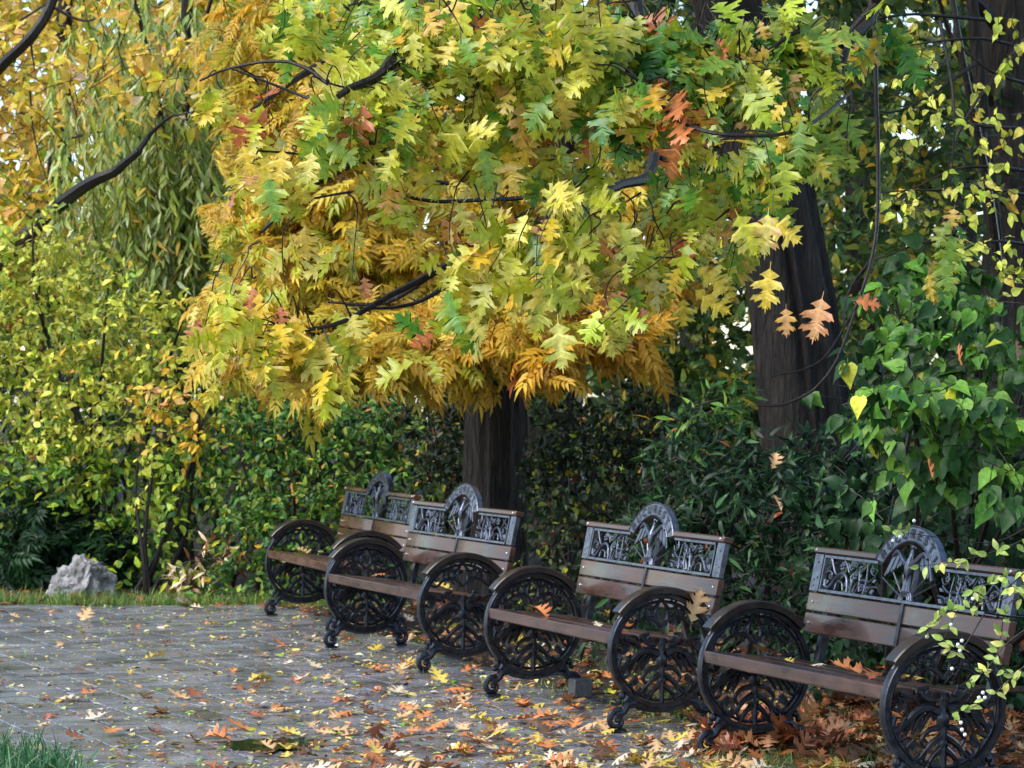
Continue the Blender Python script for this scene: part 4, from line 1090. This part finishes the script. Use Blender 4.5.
# ---------------------------------------------------------------- snowberry at the right
sb = ground_pt(1075, 10.9); OFF = sb
sn = thing('snowberry_shrub', 'snowberry shrub with small pale leaves and white berries in front of the nearest bench', 'shrub', tuple(sb))
tw, L, br = MB(), Leaves(), MB()
P_SN = [(3, S(150, 172, 84), S(186, 198, 120)), (2, S(120, 150, 66), S(160, 178, 90)), (1, S(196, 200, 110), Y3)]
SPR = [([(1060, 520), (1010, 545), (960, 560), (915, 566)], 10.6), ([(1060, 560), (1005, 575), (965, 600), (940, 645)], 10.5), ([(1070, 600), (1010, 640), (985, 670), (960, 685)], 10.4), ([(1070, 620), (1030, 660), (985, 700), (950, 712)], 10.4), ([(1060, 540), (990, 600), (950, 610), (925, 632)], 10.4), ([(1060, 600), (1012, 600), (1000, 640), (996, 660)], 10.5), ([(1060, 505), (1000, 540), (950, 538), (893, 530)], 11.2), ([(985, 612), (960, 650), (945, 640)], 10.4), ([(1070, 580), (1020, 590), (1005, 575)], 10.4), ([(1050, 560), (1000, 600), (975, 590)], 10.45), ([(1060, 660), (1020, 672), (975, 668)], 10.3)]
root_p = np.zeros(3)
for pts, D in SPR:
    P = spline([at(x, y, D) - sb for x, y in pts], 8)
    tw.tube(spline([root_p + RNG.normal(0, .03, 3) * np.array([1, 1, 0]), np.array([.12, 0, .6]), P[0]], 6), .005, 4, False)
    tw.tube(P, np.linspace(.003, .0012, len(P)), 4)
    idx = np.repeat(np.arange(4, len(P)), 2)
    if D > 11: idx = idx[-6:]
    n = len(idx); idx = idx[RNG.random(n) < (.36 if D < 11 else 1)]; n = len(idx)
    pos = P[idx] + RNG.normal(0, .004, (n, 3))
    d = np.c_[RNG.normal(-.1, .8, n), RNG.normal(-.2, .3, n), RNG.normal(-.2, .7, n)]
    A, B = pick(P_SN, n, .1)
    scatter_templates(L, OVT, pos, d, np.c_[RNG.normal(-.3, .4, n), -np.ones(n), RNG.normal(.5, .4, n)], RNG.uniform(.030, .046, n), A, B)
BERRIES = []
for (px, py, D) in [(893, 540, 11.1), (900, 536, 11.1), (914, 520, 11.1), (958, 644, 10.35), (962, 640, 10.35), (960, 650, 10.35), (951, 624, 10.4), (927, 636, 10.4), (983, 692, 10.3), (979, 697, 10.3), (985, 697, 10.3), (962, 729, 10.3), (965, 734, 10.3), (961, 722, 10.3), (952, 668, 10.35), (973, 598, 10.4)]:
    BERRIES.append(at(px, py, D) - sb)
m_ber, nt, b, _ = mat('white_berry'); b.inputs['Base Color'].default_value = (.8, .8, .76, 1); b.inputs['Roughness'].default_value = .45
tw.build('stem', M_TWIG, sn); L.build('foliage', M_SHRUB, sn)
for q_ in BERRIES:
    br = MB(); br.ball(q_, .007, 8, 6); br.build('berry', m_ber, sn)

# ---------------------------------------------------------------- boulder, block, puddle
m_rock, nt, b, _ = mat('pale_limestone')
v = coords(nt)
n1 = noise(nt, v, 7, 8, .7)
nt.links.new(ramp(nt, n1, [(.34, (.07, .062, .052)), (.46, (.24, .235, .235)), (.6, (.40, .395, .40)), (.75, (.5, .49, .5))]), b.inputs['Base Color'])
b.inputs['Roughness'].default_value = .75; bump(nt, b, noise(nt, v, 22, 8, .7), .9, .03)
bm = bmesh.new(); bmesh.ops.create_icosphere(bm, subdivisions=5, radius=1)
from mathutils import Vector as Vec, noise as mn
planes = [((-.5, -.75, .45), .62), ((.75, -.6, .2), .60), ((-.1, -.2, 1), .72), ((-.95, .0, .3), .72), ((.55, -.1, .85), .62), ((.3, -.95, -.1), .78), ((-.2, -.98, -.1), .80), ((.98, .1, .1), .85), ((-.6, .2, .8), .66)]
for vv in bm.verts:
    p = vv.co.copy()
    for n_, d_ in planes:
        n_ = Vec(n_).normalized(); q = p.dot(n_)
        if q > d_: p -= n_ * (q - d_)
    p += p.normalized() * (mn.fractal(p * 2.6, .7, 2, 6) * .17 + mn.noise(p * 9) * .02)
    vv.co = Vec((p.x * .285, p.y * .24, p.z * .30 + .04))
    if vv.co.z < -.03: vv.co.z = -.03
me = bpy.data.meshes.new('boulder'); bm.to_mesh(me); bm.free(); me.materials.append(m_rock)
for p_ in me.polygons: p_.use_smooth = False
rk = link('boulder', me); rk.location = (-3.20, 21.75, .0); rk.rotation_euler = (0, 0, .25)
tag(rk, 'pale grey angular boulder on the grass verge at the left', 'boulder')

m_blk, nt, b, _ = mat('grey_concrete'); nt.links.new(ramp(nt, noise(nt, coords(nt), 60, 6), [(.3, (.045, .045, .05)), (.7, (.12, .12, .13))]), b.inputs['Base Color']); b.inputs['Roughness'].default_value = .6
mb = MB(); mb.box(-.05, .05, -.045, .045, 0, .088, .006)
o = mb.build('concrete_block', m_blk); o.location = (.335, 14.45, .008); o.rotation_euler = (0, .05, .35); tag(o, 'small grey concrete block lying between the feet of the second nearest bench', 'block')

m_pud, nt, b, _ = mat('puddle_water'); b.inputs['Base Color'].default_value = (.015, .016, .010, 1); b.inputs['Roughness'].default_value = .04; b.inputs['IOR'].default_value = 1.33
mb = MB()
pts = []
for k in range(90):
    a = 2 * pi * k / 90; r = 1 + .22 * sin(2 * a + 1) + .16 * sin(3 * a) + .10 * sin(7 * a) + .08 * sin(13 * a + 2)
    pts.append((.17 * r * cos(a), .25 * r * sin(a), 0))
mb.add(pts, [list(range(90))])
o = mb.build('puddle', m_pud); o.location = (-1.03, 12.55, .0075); tag(o, kind='structure')

# ---------------------------------------------------------------- grass
P_GR = [(3, S(86, 128, 48), S(110, 146, 60)), (2, S(60, 104, 44), S(86, 124, 52)), (1, S(140, 156, 70), S(160, 170, 90)), (.4, S(190, 170, 80), Y2)]
P_GRB = [(3, S(60, 112, 66), S(84, 130, 84)), (2, S(46, 92, 56), S(66, 114, 72)), (.6, S(110, 150, 96), S(140, 170, 110))]


def blade_t(bend):
    w = [(-.03, 0), (.03, 0), (.026, .4), (-.026, .4), (.016, .75), (-.016, .75), (0, 1)]
    V = np.array([(x, y, -bend * y ** 2) for x, y in w])
    return V, np.array([(0, 1, 2), (0, 2, 3), (3, 2, 4), (3, 4, 5), (5, 4, 6)]), V[:, 1] * 0.8, np.zeros(7)


BL = [blade_t(.2), blade_t(.5), blade_t(.9)]


def grass(pts, hmin, hmax, pal, name, label):
    L = Leaves(); n = len(pts); pts = np.asarray(pts)
    d = np.c_[RNG.normal(0, .32, n), RNG.normal(0, .32, n), np.ones(n)]
    nr = np.c_[rand_unit(n)[:, :2], np.full(n, .2)]
    A, B = pick(pal, n, .15)
    scatter_templates(L, BL, pts, d, nr, RNG.uniform(hmin, hmax, n), A, B)
    tag(L.build(name, M_GRASS), label, 'grass', kind='stuff')


pts = []
while len(pts) < 9000:
    x, y = RNG.uniform(-5.0, -.9), 20.5 + abs(RNG.normal(0, .42))
    if y > 22 or (RNG.random() > .35 + .65 * (sin(x * 5) * sin(x * 2.3 + y * 4) > -.3)): continue
    pts.append((x, y, -.012))
grass(pts, .035, .095, P_GR, 'verge_grass', 'strip of short green grass along the far edge of the paving')
pts = []
while len(pts) < 2600:
    x, y = RNG.uniform(-2.9, -1.66), RNG.uniform(11.2, 12.5)
    if x < -1.76 - .08 * math.sin(y * 7) + RNG.normal(0, .03) and y < 12.1 + .06 * math.sin(x * 11) - (x + 2.0) * .6: pts.append((x, y, -.012))
grass(pts, .07, .17, P_GRB, 'lawn_grass', 'tuft of bluish green lawn grass in the lower left corner')
pts = []
for (px, py, sx, sy, n) in [(800, 766, 60, 6, 420), (740, 764, 40, 4, 160), (655, 700, 26, 9, 380), (672, 715, 14, 6, 120), (425, 665, 10, 5, 60), (355, 640, 16, 4, 60), (360, 632, 20, 5, 60), (560, 690, 14, 4, 40), (850, 762, 40, 6, 200), (900, 740, 60, 12, 300), (780, 720, 60, 10, 200), (640, 672, 40, 8, 160), (540, 668, 10, 4, 40)]:
    for _ in range(n):
        D = F * H / (py + RNG.normal(0, sy) - YH); pts.append(((px + RNG.normal(0, sx) - 512) / F * D, D, -.005))
grass(pts, .025, .07, P_GR, 'bench_grass', 'thin grass growing through under the benches')

# ---------------------------------------------------------------- fallen leaves
C_FALL = {
    'orange': (S(206, 132, 78), S(184, 104, 58)), 'tan': (S(212, 174, 126), S(196, 148, 98)), 'russet': (S(158, 94, 58), S(128, 74, 46)),
    'yellow': (S(214, 190, 92), S(204, 172, 74)), 'brown': (S(104, 74, 52), S(84, 58, 44)), 'pale': (S(222, 206, 180), S(210, 186, 150))}
WFALL = {'orange': .25, 'tan': .27, 'russet': .11, 'yellow': .17, 'brown': .07, 'pale': .13}
fall_mesh = {}
for cn, (A, B) in C_FALL.items():
    fall_mesh[cn] = []
    for k, tm in enumerate(OAKF):
        L = Leaves(); V = tm[0].copy(); V[:, 1] -= .5; V[:, 2] -= V[:, 2].min() * .8
        L.add((V, tm[1], tm[2], tm[3]), np.zeros((1, 3)), np.array([[0, 1., 0]]), np.array([[0, 0, 1.]]), 1., A[None], B[None], .1)
        fall_mesh[cn].append(L.mesh('oak_leaf_%s' % cn, M_FALLEN))


def dens(px, py):       # how thickly the big leaves lie, over the photograph's ground area
    right = min(1, max(0, (px - 120) / 380)); near = (py - 600) / 168
    e = .10 + .9 * right * (.35 + .65 * near)
    return e


cand = []
while len(cand) < 520:
    px, py = RNG.uniform(-20, 900), 604 + 175 * RNG.random()
    if RNG.random() > dens(px, py): continue
    D = F * H / (py - YH); x = (px - 512) / F * D
    if not on_path(x, D) and not (x < edge_x(D) + .5): continue
    if x < -1.72 and D < 12: continue
    cand.append((x, D, px, py))
cand.sort(key=lambda c: c[1])
names_f = list(WFALL); wf = np.array([WFALL[k] for k in names_f])
rest = Leaves()
spots = [('the puddle', -1.03, 12.5), ('the nearest bench', 1.15, 11.9), ('the second nearest bench', .35, 13.7), ('the third bench', -.6, 16.3), ('the farthest bench', -1.2, 18.6), ('the lower left grass', -1.9, 12.0)]
for i, (x, y, px, py) in enumerate(cand):
    cn = names_f[RNG.choice(len(names_f), p=wf / wf.sum())]
    s = RNG.uniform(.07, .135); yaw = RNG.uniform(0, 2 * pi); tx, ty = RNG.normal(0, .16, 2)
    z = .006 + abs(tx) * .03
    if i < 280:
        o = link('fallen_leaf', fall_mesh[cn][RNG.integers(4)])
        o.location = (x, y, z); o.rotation_euler = (tx, ty, yaw); o.scale = (s, s, s * RNG.uniform(.6, 1.3))
        dist = [(math.hypot(x - a, (y - b_) * .6), n_) for n_, a, b_ in spots]; dmin, nm = min(dist)
        where = ('close to ' + nm) if dmin < .55 else ('on the open paving nearest to ' + nm)
        tag(o, '%s lobed oak leaf fallen %s' % (cn, where), 'fallen leaf', '%s oak leaves fallen %s' % (cn, where))
    else:
        A, B = C_FALL[cn]
        d = np.array([[cos(yaw), sin(yaw), RNG.normal(0, .12)]]); tm = OAKF[RNG.integers(4)]
        rest.add(tm, np.array([[x, y, z + .004]]), d, np.array([[tx, ty, 1.]]), s, A[None], B[None], .15)
# small leaves and bits
n = 0; P_, D_, N_, S_, A_, B_ = [], [], [], [], [], []
PSM = [(3.4, S(200, 184, 104), S(210, 198, 130)), (2, S(196, 160, 76), S(206, 176, 90)), (2, S(176, 128, 84), S(150, 104, 68)), (1.5, YG2, YG1), (2, S(216, 206, 180), S(206, 196, 170)), (1.5, S(110, 74, 46), BR2), (.8, O1, O2), (1, G3, YG2)]
while n < 5600:
    px, py = RNG.uniform(-20, 900), 601 + 178 * RNG.random() ** 1.25
    if RNG.random() > .35 + .65 * min(1, max(0, px / 420)): continue
    D = F * H / (py - YH); x = (px - 512) / F * D
    if not on_path(x, D) and not (edge_x(D) - .1 < x < edge_x(D) + 1.2): continue
    P_.append((x, D, .005)); yaw = RNG.uniform(0, 6.28)
    D_.append((cos(yaw), sin(yaw), RNG.normal(0, .15))); N_.append((RNG.normal(0, .2), RNG.normal(0, .2), 1)); S_.append(RNG.choice([.018, .03, .045, .06], p=[.35, .35, .22, .08]) * RNG.uniform(.7, 1.2)); n += 1
A, B = pick(PSM, n, .18)
scatter_templates(rest, OVT + SMT, np.array(P_), np.array(D_), np.array(N_), np.array(S_), A, B)
# litter on the soil behind and on the verge
n = 3400
x = RNG.uniform(-4.6, 3.2, n); y = RNG.uniform(11.6, 22.5, n); ex = np.array([edge_x(q) for q in y])
ok = ((x > ex) & (x < ex + 2.6)) | ((y > 20.5) & (x < -.6)); x, y = x[ok], y[ok]; n = len(x)
A, B = pick([(2, S(132, 84, 50), BR1), (1.6, S(160, 122, 80), S(140, 98, 60)), (4, BR1, BR2), (.4, Y1, Y2)], n, .2)
yaw = RNG.uniform(0, 6.28, n)
scatter_templates(rest, OAKF + OVT, np.c_[x, y, np.full(n, .006)], np.c_[np.cos(yaw), np.sin(yaw), RNG.normal(0, .2, n)], np.c_[RNG.normal(0, .25, n), RNG.normal(0, .25, n), np.ones(n)], RNG.uniform(.05, .12, n), A, B)
n = 700
x = RNG.uniform(1.35, 3.0, n); y = RNG.uniform(11.3, 14.4, n); ok = x > np.array([edge_x(q) for q in y]) + .05; x, y = x[ok], y[ok]; n = len(x)
A, B = pick([(2.4, S(140, 88, 54), BR1), (2, S(160, 122, 80), S(140, 98, 62)), (3.4, BR1, BR2)], n, .2); yaw = RNG.uniform(0, 6.28, n)
scatter_templates(rest, OAKF, np.c_[x, y, np.full(n, .008)], np.c_[np.cos(yaw), np.sin(yaw), RNG.normal(0, .2, n)], np.c_[RNG.normal(0, .25, n), RNG.normal(0, .25, n), np.ones(n)], RNG.uniform(.07, .14, n), A, B)
tag(rest.build('leaf_litter', M_FALLEN), 'litter of small yellow and brown leaves strewn over the wet paving', 'leaf litter', kind='stuff')
# heap under the nearest bench
L = Leaves(); n = 150
hx, hy = 1.10, 12.45
r = np.abs(RNG.normal(0, .5, n)); a = RNG.uniform(0, 6.28, n)
x = hx + .34 * r * np.cos(a); y = hy + .42 * r * np.sin(a); z = 0.008 + .10 * np.exp(-(r * 1.1) ** 2) * RNG.uniform(.2, 1, n)
A, B = pick([(3, S(176, 104, 62), S(156, 88, 52)), (2, S(140, 80, 50), S(120, 66, 42)), (1.5, S(190, 140, 96), S(170, 114, 72)), (1.5, S(104, 62, 42), S(84, 50, 36))], n, .18)
scatter_templates(L, OAKF, np.c_[x, y, z], np.c_[RNG.normal(0, 1, n), RNG.normal(0, 1, n), RNG.normal(.1, .45, n)], np.c_[RNG.normal(0, .5, n), RNG.normal(-.2, .5, n), np.ones(n)], RNG.uniform(.10, .16, n), A, B)
tag(L.build('leaf_pile', M_FALLEN), 'heap of orange oak leaves drifted under the nearest bench', 'leaf pile', kind='stuff')


# leaves that came to rest on the benches and shrubs
def loose(p, cn, s, rot, label, name='fallen_leaf', k=0):
    o = link(name, fall_mesh[cn][k]); o.location = tuple(p); o.rotation_euler = rot; o.scale = (s, s, s); tag(o, label, 'fallen leaf'); return o


loose(bench_pt(0, .30, -.12, .440), 'orange', .17, (.1, 0, 1.0), 'big orange oak leaf on the seat of the nearest bench', k=0)
loose(bench_pt(0, .45, -.09, .436), 'russet', .13, (.0, .1, 2.6), 'russet leaf beside the big orange one on the nearest seat', k=2)
loose(bench_pt(0, .12, -.16, .441), 'pale', .09, (.1, 0, .3), 'pale curled leaf in the middle of the nearest seat', k=1)
loose(bench_pt(0, -.62, -.02, .426), 'russet', .14, (.0, 0, 2.0), 'russet leaf by the far arm on the nearest seat', k=3)
loose(bench_pt(0, -.18, -.14, .440), 'yellow', .06, (0, 0, .5), 'small yellow leaf left of the middle on the nearest seat', k=0)
loose(bench_pt(0, .66, -.08, .437), 'yellow', .12, (.3, .2, 1.2), 'yellow leaf next to the near arm on the nearest seat', k=1)
loose(bench_pt(1, -.42, -.10, .438), 'orange', .12, (.5, .1, .5), 'curled orange leaf by the far arm on the second seat', k=2)
loose(bench_pt(1, .50, -.05, .455), 'orange', .10, (1.4, .2, .4), 'orange leaf standing upright near the close arm on the second seat', k=0)
loose(bench_pt(1, .42, -.15, .440), 'pale', .06, (0, 0, .4), 'tiny pale leaf in front of the upright orange one', k=3)
loose(bench_pt(1, -.66, -.02, .428), 'tan', .10, (0, 0, 1.9), 'flat tan leaf tucked against the far arm of the second seat', k=3)
loose(bench_pt(1, .84, .14, .555), 'tan', .155, (1.35, .35, .55), 'big tan oak leaf stuck to the near armrest of the second bench', k=0)
loose(bench_pt(2, .45, .02, .424), 'yellow', .12, (.1, 0, 1.0), 'yellow leaf on the third seat close to the backrest', k=0)
loose(bench_pt(2, -.35, -.08, .437), 'orange', .09, (.1, 0, 2.0), 'orange leaf on the third seat by the far arm', k=1)
loose(bench_pt(3, -.55, -.06, .438), 'tan', .10, (.1, 0, 1.0), 'tan leaf lying on the far end of the farthest seat', k=0)
loose(bench_pt(3, -.30, -.10, .440), 'yellow', .09, (.1, 0, .2), 'yellow leaf in the middle of the farthest seat', k=2)
for (px, py, D, cn, lab) in [(776, 502, 14.9, 'tan', 'tan oak leaf caught in the dark narrow-leaved shrub'), (774, 460, 15.0, 'tan', 'tan leaf caught high in the narrow-leaved shrub'), (957, 355, 12.6, 'orange', 'orange oak leaf caught among the heart-shaped leaves'), (928, 467, 12.6, 'orange', 'small orange scrap caught low in the heart-leaved shrub'), (1015, 350, 12.6, 'russet', 'russet leaf caught in the heart-leaved shrub at the right edge')]:
    loose(at(px, py, D), cn, .10, (1.2, .4, RNG.uniform(0, 2)), lab, 'caught_leaf', RNG.integers(4))


# ---------------------------------------------------------------- camera, light, world
cam = bpy.data.cameras.new('camera'); co = bpy.data.objects.new('camera', cam); C.objects.link(co)
cam.sensor_width = 36; cam.lens = 36 * F / 1024; cam.clip_end = 500
co.location = (0, 0, H); co.rotation_euler = (pi / 2, 0, 0)
cam.dof.use_dof = True; cam.dof.focus_distance = 11.0; cam.dof.aperture_fstop = 11
bpy.context.scene.camera = co

SUN = np.array([-.60, -.34, .75]); SUN /= np.linalg.norm(SUN)
el = math.asin(SUN[2]); az = math.atan2(SUN[0], SUN[1])
sl = bpy.data.lights.new('sun', 'SUN'); so = bpy.data.objects.new('sun', sl); C.objects.link(so)
sl.energy = 1.5; sl.angle = radians(45); sl.color = (1, .95, .87)
from mathutils import Vector
so.rotation_euler = Vector(-SUN).to_track_quat('-Z', 'Y').to_euler()
W = bpy.data.worlds.new('World'); bpy.context.scene.world = W; W.use_nodes = True
nt = W.node_tree; nt.nodes.clear()
sk = nt.nodes.new('ShaderNodeTexSky'); sk.sky_type = 'NISHITA'; sk.sun_disc = False
sk.sun_elevation = el; sk.sun_rotation = az; sk.dust_density = .8; sk.air_density = 1.0; sk.ozone_density = 1.0
bg = nt.nodes.new('ShaderNodeBackground'); bg.inputs[1].default_value = .10
wo = nt.nodes.new('ShaderNodeOutputWorld')
nt.links.new(sk.outputs[0], bg.inputs[0]); nt.links.new(bg.outputs[0], wo.inputs[0])
sc = bpy.context.scene
sc.view_settings.view_transform = 'Standard'; sc.view_settings.look = 'None'
sc.view_settings.exposure = 1.65; sc.view_settings.gamma = 1
sc.cycles.max_bounces = 5; sc.cycles.diffuse_bounces = 3; sc.cycles.glossy_bounces = 2; sc.cycles.transmission_bounces = 3
sc.cycles.use_denoising = True
